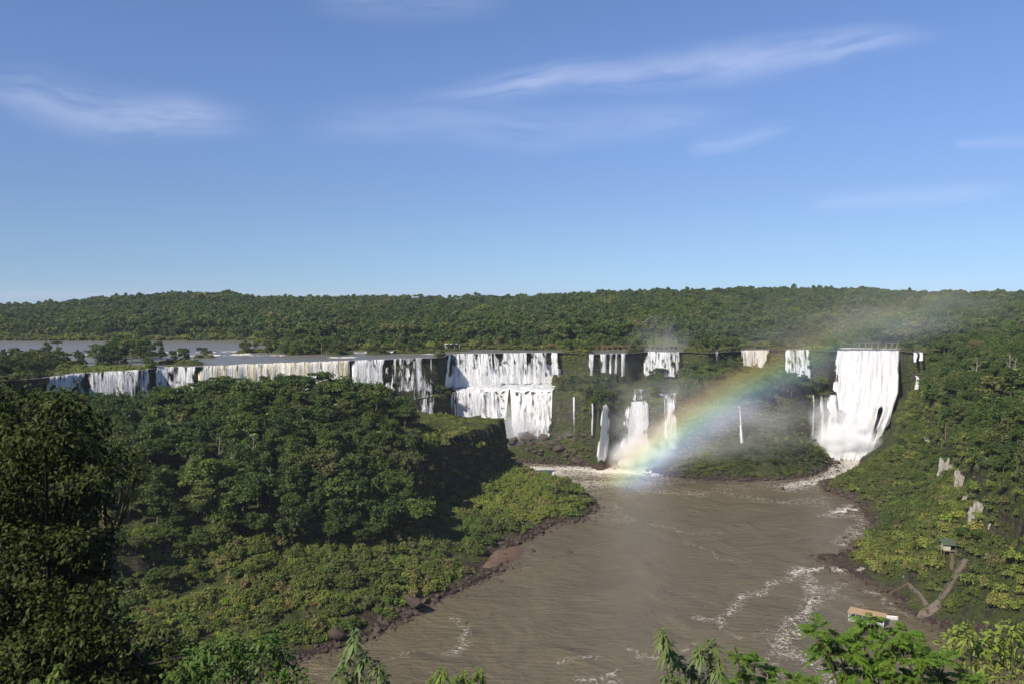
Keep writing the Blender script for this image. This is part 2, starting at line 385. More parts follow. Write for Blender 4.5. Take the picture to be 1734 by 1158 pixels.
rock = ramp(t, n3, [(0.3, (0.022, 0.018, 0.015)), (0.5, (0.065, 0.048, 0.037)), (0.7, (0.13, 0.10, 0.08))])
moss = ramp(t, n2, [(0.3, (0.02, 0.03, 0.01)), (0.7, (0.06, 0.075, 0.02))])
n5 = noise(t, mapping(t, P, (0.06, 0.06, 0.55)), 1.0, 4, 0.6); rock = mixc(t, maprange(t, n5, .42, .6, 0, .7), rock, (0.018, 0.015, 0.013)); rock = mixc(t, maprange(t, n1, 0.36, 0.54), rock, moss)
f = math_(t, 'ADD', sep.outputs['Z'], math_(t, 'MULTIPLY', math_(t, 'SUBTRACT', n2, 0.5), 0.5))
c = mixc(t, maprange(t, f, 0.62, 0.8), rock, soil)
wet = ramp(t, n2, [(0.3, (0.020, 0.016, 0.013)), (0.55, (0.06, 0.042, 0.032)), (0.75, (0.11, 0.075, 0.055))])
zz = math_(t, 'ADD', sp_.outputs['Z'], math_(t, 'MULTIPLY', math_(t, 'SUBTRACT', n1, 0.5), 12.0))
c = mixc(t, maprange(t, zz, 1.6, 3.2), wet, c)
principled(t, out, c, 0.95, bump(t, math_(t, 'ADD', n2, math_(t, 'MULTIPLY', n5, 1.5)), 1.6), 0.15)
tv = np.stack([TX, TY, TZ_], -1).reshape(-1, 3)
ter = link('terrain', mesh_np('terrain', tv, gridfaces(*TX.shape), (m_ter,), smooth=True)); tag(ter, kind='structure')

# ------------------------------------------------------------------ water
def watermat(name, deep, foamattr, wave, refl_rough=0.12, warm=None, foamscale=1.0):
    m, t, out = newmat(name)
    g = N(t, 'ShaderNodeNewGeometry'); P = g.outputs['Position']
    w1 = noise(t, mapping(t, P, (0.35, 0.9, 1)), 0.55, 4, 0.6, 0.6); w2 = noise(t, P, 0.045, 3, 0.5, 1.0); w3 = noise(t, mapping(t, P, (0.6, 1.2, 1)), 2.2, 3)
    h = math_(t, 'ADD', math_(t, 'MULTIPLY', w1, 0.9), math_(t, 'ADD', math_(t, 'MULTIPLY', w2, 2.0), math_(t, 'MULTIPLY', w3, 0.25)))
    at = N(t, 'ShaderNodeAttribute', attribute_name='foam'); a = at.outputs['Fac']
    col = mixc(t, maprange(t, w2, 0.35, 0.7), deep, warm or deep)
    # thin broken veins of foam
    v1 = noise(t, P, 0.16 * foamscale, 5, 0.62, 1.6); v = math_(t, 'ABSOLUTE', math_(t, 'SUBTRACT', v1, 0.5))
    vein = maprange(t, v, 0.0, 0.05, 1.0, 0.0)
    patch = noise(t, P, 0.7 * foamscale, 5, 0.7, 0.5)
    f1 = math_(t, 'MULTIPLY', maprange(t, math_(t, 'ADD', math_(t, 'MULTIPLY', vein, 0.45), math_(t, 'MULTIPLY', patch, 0.75)), 0.58, 0.88), maprange(t, a, 0.15, 0.9))
    f2 = maprange(t, math_(t, 'ADD', a, math_(t, 'MULTIPLY', math_(t, 'SUBTRACT', patch, 0.5), 2.6)), 0.92, 1.25)
    sp = maprange(t, noise(t, mapping(t, P, (0.45, 1.1, 1)), 1.3, 6, 0.75), 0.66, 0.78, 0.0, 0.4)
    ff = math_(t, 'MAXIMUM', math_(t, 'MAXIMUM', f1, f2), sp, clamp=True)
    c = mixc(t, ff, col, (0.78, 0.72, 0.62))
    r = math_(t, 'ADD', math_(t, 'MULTIPLY', ff, 0.6), refl_rough)
    principled(t, out, c, r, bump(t, h, wave), 0.5)
    return m
m_river = watermat('muddy_river', (0.118, 0.096, 0.056), 'foam', 1.3, 0.2, (0.145, 0.116, 0.064))
m_upper = watermat('upper_river_water', (0.15, 0.14, 0.115), 'foam', 0.9, 0.30)
wx = np.arange(-230, 330, 2.0); wy = np.arange(125, 625, 2.0); WX, WY = np.meshgrid(wx, wy)
foam = np.zeros(WX.shape)
WRX = (fbm(WX / 14, WY / 14, 3, 12) - .5) * 9; WRY = (fbm(WX / 14, WY / 14, 3, 15) - .5) * 12
def fl(L, w, s=1.0):
    global foam
    P_ = at_z(*np.array(L, float).T, 0.0); foam = np.maximum(foam, s * np.exp(-(segdist(P_, WX + WRX, WY + WRY) / w) ** 2))
fl([(855, 795), (880, 800), (930, 802), (990, 800), (1050, 803), (1100, 803)], 22, 1.0)
fl([(850, 790), (1010, 795), (1100, 795)], 16, 1.15)
fl([(960, 815), (1060, 822)], 16, .45)
fl([(1440, 770), (1420, 790), (1400, 805), (1375, 815), (1340, 825)], 14, 1.05); fl([(1450, 775), (1440, 800), (1400, 812)], 12, 1.2)
fl([(1230, 830), (1260, 842), (1330, 850), (1400, 855)], 7, .5); fl([(1440, 855), (1420, 862)], 5, .95); fl([(1390, 870), (1450, 872), (1468, 885), (1440, 905), (1420, 920)], 5, .75)
fl([(1424, 963), (1400, 958), (1375, 962), (1350, 968)], 4, 1.1); fl([(1452, 862), (1425, 858), (1405, 866)], 4.5, 1.2)
fl([(1375, 960), (1340, 978), (1300, 995), (1265, 1012), (1245, 1030), (1215, 1043), (1180, 1045)], 2.6, .8); fl([(1215, 1045), (1225, 1070), (1245, 1080)], 2, .7)
fl([(1375, 970), (1380, 1010), (1372, 1040), (1330, 1060), (1320, 1085), (1350, 1105), (1380, 1120)], 4, .85); fl([(1330, 1090), (1300, 1120), (1290, 1158)], 3, .65)
fl([(1310, 1082), (1345, 1075), (1365, 1050)], 2.4, .8); fl([(1320, 1095), (1370, 1110), (1400, 1130), (1405, 1160)], 4, .8); fl([(1300, 1060), (1275, 1075)], 1.6, .5)
fl([(1065, 1102), (1110, 1108), (1150, 1105), (1180, 1095)], 1.8, .8); fl([(1070, 1104), (1095, 1125)], 1.6, .75); fl([(950, 1122), (985, 1115), (1010, 1118)], 1.6, .7); fl([(970, 1140), (1010, 1146), (1045, 1138)], 1.8, .75)
fl([(1005, 1156), (1050, 1156)], 2.0, .8)
fl([(765, 1050), (785, 1065), (795, 1085), (780, 1100), (775, 1115), (760, 1110)], 2.2, .85); fl([(750, 1090), (770, 1088)], 1.2, .5); fl([(655, 1112), (690, 1105)], 1.2, .5)
fl([(1010, 868), (1050, 860), (1030, 852)], 2.0, .6); fl([(1100, 885), (1160, 900), (1230, 905)], 3, .35); fl([(1160, 920), (1190, 930), (1230, 948), (1270, 950)], 2.2, .4); fl([(1130, 1000), (1210, 1020)], 2, .3)
fl([(1470, 1000), (1520, 1030), (1570, 1060)], 2.5, .6); fl([(1470, 1030), (1400, 1000), (1440, 985)], 3, .5)
fl([(860, 950), (866, 938)], 1.2, .9)
fl([(846, 792), (870, 797), (900, 800)], 30, 1.5); fl([(880, 812), (980, 818), (1090, 815)], 20, .95); fl([(1100, 800), (1060, 798), (1020, 796)], 14, 1.4); fl([(1020, 835), (1100, 830), (1180, 835)], 14, .5)
foam = np.maximum(foam, .42 * sm(.52, .72, fbm(WX / 60 + 3, WY / 35, 3, 21)) * sm(20, 160, WX + .35 * (WY - 250)))
foam = np.maximum(foam, .5 * sm(430, 540, WY) * sm(.4, .6, fbm(WX / 30, WY / 18, 3, 25)))
wme = mesh_np('river', np.stack([WX, WY, 0 * WX + 0.15 * (fbm(WX / 6, WY / 6, 2, 3) - .5)], -1).reshape(-1, 3), gridfaces(*WX.shape), (m_river,), smooth=True)
attr(wme, 'foam', foam); tag(link('river', wme), kind='structure')

# upper river sheet, its front edge is the lip itself
ua = np.arange(-380, 1574, 4.0); tt = np.concatenate([np.linspace(0, 60, 24), np.linspace(66, 420, 60)])
LWu = at_z(ua, np.interp(ua, *np.array(LIPPX).T), 72.0)
UX = LWu[None, :, 0] * (1 + (tt[:, None] - 1.5) / LWu[None, :, 1]); UYy = LWu[None, :, 1] + tt[:, None] - 1.5
UU, UV = proj(UX, UYy, 72.0)
uf = 0.62 * sm(14, 0, tt[:, None] + 0 * UX) + 0.0
for (a, b, c_, w) in ((0, 130, 600, 1.5), (120, 165, 601, 1.5), (270, 430, 601, 1.6), (280, 400, 596, 1.0), (400, 480, 603, 1.0), (560, 680, 597, 1.6), (620, 700, 592, 1.2), (60, 110, 604, 1.2), (560, 600, 604, 1.2), (650, 740, 600, 1.2), (0, 60, 597, 1.2), (1425, 1520, 591, 1.6)):
    uf = np.maximum(uf, 1.6 * np.exp(-((UV - c_ - 1.5 * np.sin(UU / 40)) / (w * 1.15)) ** 2) * sm(a - 15, a + 5, UU) * sm(b + 15, b - 5, UU) * sm(.36, .56, fbm(UU / 9, UV * 1.3, 3, int(c_))))
ume = mesh_np('upper_river', np.stack([UX, UYy, 0 * UX + 72.1], -1).reshape(-1, 3), gridfaces(*UX.shape), (m_upper,), smooth=True)
attr(ume, 'foam', uf); tag(link('upper_river', ume), kind='structure')

# ------------------------------------------------------------------ waterfalls
def fallmat(name, tint, lo, hi, edge=0.35):
    m, t, out = newmat(name)
    s_ = N(t, 'ShaderNodeAttribute', attribute_name='across').outputs['Fac']; d_ = N(t, 'ShaderNodeAttribute', attribute_name='down').outputs['Fac']
    e_ = N(t, 'ShaderNodeAttribute', attribute_name='body').outputs['Fac']
    cb = N(t, 'ShaderNodeCombineXYZ'); t.links.new(s_, cb.inputs[0]); t.links.new(d_, cb.inputs[1])
    oi = N(t, 'ShaderNodeObjectInfo'); t.links.new(math_(t, 'MULTIPLY', oi.outputs['Random'], 60.0), cb.inputs[2])
    v = cb.outputs[0]
    a = noise(t, mapping(t, v, (0.42, 0.035, 1)), 1.0, 4, 0.6, 0.3)          # broad strands
    b = noise(t, mapping(t, v, (1.6, 0.11, 1)), 1.0, 4, 0.7, 0.2)           # threads
    c = noise(t, mapping(t, v, (0.9, 0.5, 1)), 1.0, 4, 0.7)                 # clots of foam
    dens = math_(t, 'ADD', math_(t, 'MULTIPLY', a, 0.55), math_(t, 'MULTIPLY', b, 0.45))
    dens = math_(t, 'ADD', dens, math_(t, 'MULTIPLY', math_(t, 'SUBTRACT', e_, 0.5), 0.6))
    tl = N(t, 'ShaderNodeAttribute', attribute_name='tail').outputs['Fac']
    dens = math_(t, 'ADD', dens, math_(t, 'MULTIPLY', tl, math_(t, 'SUBTRACT', c, 0.95)))
    al = maprange(t, dens, lo, hi)
    col = mixc(t, maprange(t, a, 0.45, 0.62), tint, (0.86, 0.86, 0.86))
    col = mixc(t, maprange(t, math_(t, 'ADD', b, math_(t, 'MULTIPLY', c, 0.5)), 0.60, 0.90), mixc(t, 0.5, col, (0.45, 0.43, 0.40)), col)
    p = principled(t, None, col, 0.7, bump(t, math_(t, 'ADD', b, math_(t, 'MULTIPLY', c, 0.6)), 1.2), 0.2)
    tr = N(t, 'ShaderNodeBsdfTransparent'); mx = N(t, 'ShaderNodeMixShader')
    t.links.new(al, mx.inputs[0]); t.links.new(tr.outputs[0], mx.inputs[1]); t.links.new(p.outputs[0], mx.inputs[2]); t.links.new(mx.outputs[0], out.inputs[0])
    return m
MF = {'dense': fallmat('white_water', (0.78, 0.78, 0.76), 0.36, 0.50), 'streaky': fallmat('streaky_white_water', (0.66, 0.66, 0.64), 0.43, 0.57),
      'warm': fallmat('silty_white_water', (0.74, 0.64, 0.42), 0.34, 0.47), 'thin': fallmat('thin_white_water', (0.75, 0.75, 0.73), 0.44, 0.62), 'solid': fallmat('foaming_white_water', (0.80, 0.80, 0.79), 0.22, 0.38)}
def fall(label, top, bot, mat='dense', bulge=3.0, relief=1.0, rows=30, curve=0.65, seed=0, name='waterfall', body=None, topflat=3.0, mid=None):
    """top, bot: polylines (n,3) from left to right; a curtain with folds whose sides turn back into the cliff"""
    top = np.asarray(top, float); bot = np.asarray(bot, float)
    L = np.linalg.norm(np.diff(top[:, :2], axis=0), axis=1).sum(); n = max(int(L / 0.8), 6)
    def rs(P_, n):
        d = np.concatenate([[0], np.cumsum(np.linalg.norm(np.diff(P_, axis=0), axis=1))]); q = np.linspace(0, d[-1], n)
        return np.stack([np.interp(q, d, P_[:, k]) for k in range(3)], 1)
    T, B = rs(top, n), rs(bot, n); jit = (fbm(np.arange(n) / 5.0 + seed * 9, np.zeros(n), 3, seed + 41) - .5); T = T + np.stack([0 * jit, 2.6 * jit, .9 * jit - .15], 1)
    s = np.linspace(0, 1, n)[None, :]; t_ = np.linspace(0, 1, rows)[:, None]
    V = T[None] * 1.0 + (B - T)[None] * np.stack([t_ + 0 * s, np.clip(t_, 0, 1) ** curve + 0 * s, t_ + 0 * s], -1)
    if mid is not None:
        Mi, tm = rs(np.asarray(mid, float), n), .42; V = np.where((t_ < tm)[..., None], T[None] + (Mi - T)[None] * np.stack([t_ / tm + 0 * s] * 3, -1), Mi[None] + (B - Mi)[None] * np.stack([(t_ - tm) / (1 - tm) + 0 * s] * 3, -1))
    out2 = -np.stack([T[:, 0], T[:, 1]], 1); out2 /= np.linalg.norm(out2, axis=1)[:, None]
    A = (s * L + 0 * t_); Dn = (t_ * (T[:, 2] - B[:, 2]).mean() + 0 * s)
    fold = (fbm(A / 3.0 + seed * 7, Dn / 30, 3, seed) - .5) * 2.6 * relief + (fbm(A / 9.0, Dn / 18 + seed, 2, seed + 3) - .5) * 4.0 * relief
    edge = np.minimum(s, 1 - s) * L
    back = -2.5 * np.clip(1 - edge / 1.2, 0, 1) ** 2
    push = 1.2 + bulge * np.sqrt(t_) + fold * (0.35 + 0.65 * t_ + (1.2 * sm(.5, .8, t_) * (fbm(A / 5, Dn / 5, 3, seed + 8) + .3) if mid is not None else 0)) * (1.4 if mid is not None else 1) + back
    V[..., 0] += out2[None, :, 0] * push; V[..., 1] += out2[None, :, 1] * push
    V[..., 2] += 0.35 - 0.9 * (1 - np.sqrt(np.clip(1 - (1 - t_ * 8).clip(0, 1) ** 2, 0, 1)) * 1.0) * 0
    # a lip row lying on the river behind the edge
    lip = V[0].copy(); lip[:, :2] -= out2 * (topflat + push[0][:, None]); lip[:, 2] = T[:, 2] + 0.25
    V = np.concatenate([lip[None], V]); A = np.vstack([A[0], A]); Dn = np.vstack([Dn[0] - 2, Dn]);
    me = mesh_np(name, V.reshape(-1, 3), gridfaces(rows + 1, n), (MF[mat],), smooth=True)
    ew = min(3.0, L * .25); hh = Dn[1:] ; wig = np.where(s + 0 * t_ < .5, fbm(hh / 7, 0 * hh + seed, 3, 3), fbm(hh / 7, 0 * hh + seed, 3, 7)) - .5; e = 0.5 * np.clip((np.minimum(s, 1 - s) * L + min(5.0, L * .4) * 1.7 * wig) / ew + .25, -.6, 1) + 0 * t_
    if body is not None: e = e + body(s + 0 * t_, t_ + 0 * s)
    if L > 12: e = e - (.6 if label.count('double') else .1 if mat == 'warm' else .22) * sm(.56, .74, fbm(A[1:] / 4.5 + seed * 5, Dn[1:] / 40, 3, seed + 31)) * sm(.95, .15, t_) - (.2 if mat != 'warm' else .08) * sm(.6, .7, fbm(A[1:] / 2, Dn[1:] / 5, 3, seed + 37)) * (1 if mid is None else 0)
    attr(me, 'across', A); attr(me, 'down', Dn); attr(me, 'body', np.vstack([e[0] + .1, e])); tl_ = sm(.86, 1.0, t_) + 0 * s; attr(me, 'tail', np.vstack([tl_[0], tl_]))
    o = link(name, me); tag(o, label, 'waterfall'); return o
def upfall(label, u0, u1, vf, mat='dense', spread=0, **k):
    """from the upper lip down to image row vf, just in front of the cliff foot"""
    u = np.linspace(u0, u1, max(3, int((u1 - u0) / 8)))
    T = at_z(u, np.interp(u, *np.array(LIPPX).T), 72.1)
    ub = np.linspace(u0 - spread, u1 + spread, len(u)); Yb = T[:, 1] - k.pop('dY', 7)
    if vf is None: B = np.c_[(ub - CU) / F * Yb, Yb, np.full(len(u), 14.0)]
    else: B = at_y(ub, np.full(len(u), float(vf)), Yb)
    return fall(label, T, B, mat, **k)
upfall('streaked white waterfall at the far left end of the upper cliff behind the dark trees', 73, 146, None, 'streaky', seed=1, body=lambda s, t: .12 + 0 * s)
upfall('white waterfall broken by dark rock just right of the leftmost fall', 148, 252, None, 'streaky', seed=2, body=lambda s, t: .12 + 0 * s)
upfall('narrow white waterfall half hidden by a tree left of the long yellowish fall', 263, 334, None, 'dense', seed=3, body=lambda s, t: .05 + 0 * s)
upfall('long curtain of white water with yellowish streaks behind the left hill', 336, 592, None, 'warm', seed=4)
upfall('white ribbed waterfall right of the long yellowish curtain', 596, 652, None, 'dense', seed=5, body=lambda s, t: .12 + 0 * s)
upfall('streaky waterfall breaking on dark rocks left of the bushy gap', 655, 734, 668, 'streaky', seed=6, spread=4)
upfall('left half of the wide double waterfall in the centre of the upper cliff', 758, 845, 657, 'dense', seed=7, spread=6, body=lambda s, t: 0.5 * sm(.55, .9, t))
upfall('right half of the wide double waterfall in the centre of the upper cliff', 847, 953, 652, 'streaky', seed=8, spread=0, body=lambda s, t: 0.45 * sm(.6, .95, t) + .1)
for i, (a, b, vf, lab) in enumerate(((997, 1006, 640, 'faint thread of water left of the narrow falls beside the dark tree'), (1016, 1027, 634, 'narrow white fall, the widest of those under the rusty walkway'), (1031, 1037, 636, 'narrow white fall second from right under the rusty walkway'),
                                    (1040, 1046, 636, 'slim white fall in the middle of the group under the rusty walkway'), (1051, 1059, 642, 'slim tall fall at the right end under the rusty walkway'))):
    upfall(lab, a, b, vf, 'streaky', seed=10 + i, body=lambda s, t: .14 - .1 * t)
upfall('rectangular white waterfall right of the walkway, above the low green bushes', 1090, 1155, 642, 'dense', seed=16)
upfall('single thin thread of water on the dark upper cliff between two white falls', 1211, 1216, 625, 'streaky', seed=17, body=lambda s, t: .14 - .1 * t)
upfall('small cream waterfall behind the umbrella shaped tree inside the rainbow', 1254, 1302, 636, 'warm', seed=18)
upfall('bluish white waterfall just right of the upper rainbow', 1329, 1373, 652, 'dense', seed=19)
# the big right fall: curtain and spreading foot in one mesh
uu = np.linspace(1417, 1523, 14); T = at_z(uu, np.full(14, 594.0), 72.1); Bm = at_z(np.linspace(1404, 1522, 14), np.full(14, 681.0), 33.0)
fall('tallest and brightest waterfall at the right, fanning out over its foot', T, at_z(np.linspace(1400, 1482, 14), np.full(14, 778.0), -.5), 'dense', bulge=3, seed=20, rows=60, relief=1.3, mid=at_z(np.linspace(1410, 1521, 14), np.full(14, 664.0), 39.0), body=lambda s, t: .12 + 0.7 * sm(.22, .5, t + .35 * (fbm(s * 9, t * 3, 3, 5) - .5)) - 1.6 * np.exp(-((s - .80 - .1 * (t - .5)) / .055) ** 2) * sm(.50, .60, t) * sm(.92, .82, t) - 1.5 * sm(.10, .02, s) * sm(.38, .44, t) * sm(.62, .54, t))
fall('side cascade of white water running round a dark rock beside the big right fall', at_z(np.array([1500, 1508, 1514]), np.array([676, 677, 678.]), 34.0), at_z(np.array([1472, 1486, 1500]), np.array([752, 749, 744.]), 8.0), 'dense', bulge=3.5, seed=22, curve=.9)
for i, (a, b, vf, mt, lab) in enumerate(((1546, 1553, 615, 'dense', 'left of two small white falls on the rim at the far right'), (1555, 1563, 612, 'dense', 'right of two small white falls on the rim at the far right'))):
    upfall(lab, a, b, vf, mt, seed=23 + i, body=lambda s, t: .14 - .1 * t)
fall('short white cascade among the trees below the two small right falls', at_z(np.array([1548, 1554.]), np.array([636, 636.]), 58.), at_z(np.array([1543, 1556.]), np.array([660, 660.]), 50.), 'dense', bulge=8, seed=25, topflat=0)
# lower tier
def lofall(label, u0, u1, vf, mat='dense', spread=0, shift=0, dY=8, vt=None, **k):
    u = np.linspace(u0, u1, max(3, int((u1 - u0) / 6))); T = lip2(u)
    if vt is not None: T = at_z(u, np.full(len(u), float(vt)), T[:, 2])
    ub = np.linspace(u0 - spread + shift, u1 + spread + shift, len(u)); B = at_y(ub, np.full(len(u), float(vf)), T[:, 1] - dY)
    return fall(label, T, B, mat, **k)
lofall('small grey veil of water spilling off the ledge left of the centre falls', 704, 738, 706, 'streaky', seed=30)
lofall('thin pair of threads left of the lower centre fall', 763, 773, 712, 'streaky', seed=31)
lofall('lower centre waterfall above the grassy flat topped cliff', 777, 845, 745, 'dense', seed=32)
lofall('lower waterfall right of the dark gap, falling into mist', 873, 936, 745, 'dense', spread=4, shift=-4, seed=33)
lofall('slender thread of water on the bushy cliff right of the lower centre falls', 970, 974, 738, 'streaky', seed=34, body=lambda s, t: .12 - .1 * t)
lofall('very thin thread of water left of the leaning narrow fall', 1001, 1005, 742, 'streaky', seed=35, body=lambda s, t: .14 - .1 * t)
lofall('narrow leaning waterfall just left of the widening white fall', 1019, 1034, 786, 'dense', spread=2, shift=-8, seed=36, body=lambda s, t: .05 + .1 * t)
lofall('widening white waterfall dropping into the river at the foot of the rainbow', 1060, 1098, 796, 'dense', spread=10, shift=-5, dY=10, bulge=5, seed=37, body=lambda s, t: .25 + 0 * s, relief=1.5)
lofall('slim ribbed waterfall crossed by the lower rainbow', 1126, 1146, 768, 'dense', shift=-1, spread=2, seed=38)
lofall('thin bent waterfall alone on the dark middle cliff', 1249.5, 1252.5, 770, 'streaky', shift=6, spread=2.5, seed=39, dY=14, bulge=3, body=lambda s, t: .12 - .1 * t)
lofall('thin thread on the dark cliff left of the big right fall', 1375, 1379, 745, 'streaky', seed=40, body=lambda s, t: .2 + 0 * s)
lofall('narrow fall between the thin thread and the big right fall', 1387, 1393, 752, 'streaky', spread=2, shift=4, seed=41, body=lambda s, t: .14 - .1 * t)
lofall('ribbed fall against the left side of the big right fall', 1399, 1416, 762, 'dense', spread=3, shift=4, seed=42, dY=10)

def ledge(lab, ua, va, za, ub, vb, zb, seed, mt='solid', body=None):
    na = max(8, int(abs(ua[1] - ua[0]) / 2)); nr = 26; A = at_z(np.linspace(*ua, na), np.linspace(*va, na), za); B = at_z(np.linspace(*ub, na), np.linspace(*vb, na), zb)
    q = np.linspace(0, 1, nr)[:, None, None]; P_ = A[None] * (1 - q) + B[None] * q; L = np.linalg.norm(A[-1] - A[0]); s_ = np.linspace(0, 1, na)[None] + 0 * q[..., 0]; qq = q[..., 0] + 0 * s_
    P_[..., 2] = H(P_[..., 0], P_[..., 1]) * .8 + P_[..., 2] * .2 + .5 + 2.6 * (fbm(P_[..., 0] / 4, P_[..., 1] / 3, 3, seed) - .45) + 1.6 * (1 - qq)
    me = mesh_np('waterfall', P_.reshape(-1, 3), gridfaces(nr, na), (MF[mt],), smooth=True); attr(me, 'across', s_ * L); attr(me, 'down', qq * 25)
    attr(me, 'body', .45 * np.clip(np.minimum(s_, 1 - s_) * L / 4 + .2, 0, 1) + .35 * (fbm(P_[..., 0] / 5, P_[..., 1] / 5, 3, seed + 4) - .4)); attr(me, 'tail', 0 * qq)
    o = link('waterfall', me); tag(o, lab, 'waterfall')
ledge('foaming white slope between the two tiers of the wide centre falls', (757, 905), (640, 640), 51.5, (774, 850), (664, 664), 44.6, 60)
ledge('narrower foaming slope feeding the right lower centre fall', (850, 952), (642, 640), 50.5, (874, 934), (668, 668), 44.6, 61, 'solid')
ledge('broken white rapids among dark rocks left of the bushy gap', (672, 733), (655, 655), 46.5, (704, 736), (676, 676), 43.6, 62, 'streaky')
ledge('small rapids among bushes above the widening white fall', (1070, 1090), (655, 655), 49, (1064, 1094), (680, 680), 44.6, 63, 'streaky')
ledge('thin white rapids on the terrace feeding the slim ribbed fall', (1108, 1150), (668, 666), 46.5, (1124, 1146), (681, 681), 44.6, 64, 'streaky')

# ------------------------------------------------------------------ foliage prototypes
GREEN = [(0.0, (0.026, 0.050, 0.014)), (0.2, (0.050, 0.088, 0.016)), (0.4, (0.036, 0.070, 0.020)), (0.6, (0.080, 0.118, 0.022)), (0.75, (0.045, 0.082, 0.016)), (0.88, (0.125, 0.130, 0.036)), (0.95, (0.100, 0.090, 0.045)), (1.0, (0.085, 0.150, 0.022))]
OLIVE = [(0.0, (0.060, 0.085, 0.020)), (0.3, (0.100, 0.120, 0.026)), (0.55, (0.105, 0.115, 0.034)), (0.75, (0.070, 0.115, 0.022)), (0.9, (0.150, 0.120, 0.050)), (1.0, (0.120, 0.150, 0.030))]
m_leaf = leafmat('tree_leaves', GREEN); m_olive = leafmat('shrub_leaves', OLIVE, nscale=0.6)
m_bark = plainmat('pale_bark', (0.17, 0.14, 0.11), 0.9, 0.6, 1.5)
m_rockd = plainmat('dark_river_rock', (0.085, 0.063, 0.049), 0.95, 0.8, 0.8, bmp=0.2)
m_rockp = plainmat('pale_cliff_rock', (0.36, 0.33, 0.29), 0.95, 0.95, 2.4, bmp=0.3)

def leafquads(C, Nn, size, r, aspect=0.6):
    n = len(C); Nn = Nn / (np.linalg.norm(Nn, axis=1)[:, None] + 1e-9)
    a = r.normal(size=(n, 3)); a -= (a * Nn).sum(1)[:, None] * Nn; a /= np.linalg.norm(a, axis=1)[:, None] + 1e-9; b = np.cross(Nn, a)
    s = (size * r.uniform(.6, 1.3, n))[:, None]
    V = np.stack([C + a * s, C + b * s * aspect + Nn * s * .15, C - a * s, C - b * s * aspect + Nn * s * .15], 1).reshape(-1, 3)
    return V, np.arange(4 * n).reshape(n, 4)
def sph(n, r):
    v = r.normal(size=(n, 3)); return v / np.linalg.norm(v, axis=1)[:, None]
def crown_mesh(name, seed, style, nleaf=4200, leaf=0.42, mat=None):
    """unit tree: crown about 10 m wide, tree 12 m tall"""
    r = np.random.default_rng(seed); lobes = []
    if style == 'round':
        for k in range(30):
            d = sph(1, r)[0]; d[2] = abs(d[2]) * .9 - .15; q = r.uniform(.45, .95); lobes.append((np.array([d[0] * 4.3 * q, d[1] * 4.3 * q, 8.0 + d[2] * 3.4 * q]), r.uniform(1.1, 2.0)))
    elif style == 'broken':
        for k in range(24):
            th = r.uniform(0, 6.28); q = r.uniform(.2, 1) ** .6 * 4.8; lobes.append((np.array([math.cos(th) * q, math.sin(th) * q, r.uniform(5.5, 11) - q * .25]), r.uniform(.8, 1.8)))
    elif style == 'tall':
        for k in range(26):
            z = r.uniform(2.5, 12); q = (1 - abs(z - 7) / 8) * 2.8; th = r.uniform(0, 6.28); lobes.append((np.array([math.cos(th) * q, math.sin(th) * q, z]), r.uniform(.9, 1.6)))
    elif style == 'umbrella':
        for k in range(22):
            th = r.uniform(0, 6.28); q = r.uniform(.1, 1) ** .5 * 5.0; lobes.append((np.array([math.cos(th) * q, math.sin(th) * q, 11 - q * q * .06 + r.normal() * .3]), r.uniform(.8, 1.3)))
    elif style == 'spread':
        for k in range(5):
            th0 = r.uniform(0, 6.28); q0 = r.uniform(1.2, 3.6); cz = r.uniform(7, 10.8)
            for m_ in range(6): lobes.append((np.array([math.cos(th0) * q0, math.sin(th0) * q0, cz]) + r.normal(size=3) * np.array([1.2, 1.2, .35]), r.uniform(.7, 1.3)))
    elif style == 'draped':
        for k in range(34):
            z = r.uniform(0.5, 10.5); q = 3.6 * math.sqrt(max(0.05, 1 - (z / 11.5) ** 2)) * r.uniform(.6, 1); th = r.uniform(0, 6.28); lobes.append((np.array([math.cos(th) * q, math.sin(th) * q, z]), r.uniform(.9, 1.7)))
    elif style == 'shrub':
        for k in range(12):
            th = r.uniform(0, 6.28); q = r.uniform(0, 1) ** .6 * 3.6; lobes.append((np.array([math.cos(th) * q, math.sin(th) * q, 1.8 - q * .25 + r.uniform(-.3, .8)]), r.uniform(1.1, 1.9)))
    elif style == 'grass':
        for k in range(12):
            th = r.uniform(0, 6.28); q = r.uniform(0, 1) ** .6 * 4; lobes.append((np.array([math.cos(th) * q, math.sin(th) * q, .5]), r.uniform(.7, 1.2)))
    w = np.array([l[1] ** 2 for l in lobes]); cnt = np.maximum(8, (nleaf * w / w.sum()).astype(int)); Cs, Ns = [], []
    for (c, rad), k in zip(lobes, cnt):
        d = sph(k, r); d[:, 2] = np.where(d[:, 2] < -.35, -d[:, 2], d[:, 2]); ax = r.uniform(.6, 1.45, 3); rad = rad * r.choice([.55, .8, 1.0, 1.25])
        q = rad * (.42 + .62 * r.random(k) ** .6)[:, None] * (1 + .38 * np.sin(3.3 * d[:, :1] + seed + c[1]) * np.cos(3.1 * d[:, 1:2] + c[0]) + .22 * np.sin(7 * d[:, 2:3] + c[2])) * ax
        sq = 0.62 if style == 'umbrella' else (0.85 if style != 'draped' else 1.15)
        Cs.append(c + d * q * np.array([1, 1, sq])); Ns.append(d + .95 * r.normal(size=(k, 3)) + np.array([0, 0, .35]))
    V, Fq = leafquads(np.concatenate(Cs), np.concatenate(Ns), leaf, r)
    return mesh_np(name, V, Fq, (mat or m_leaf,))
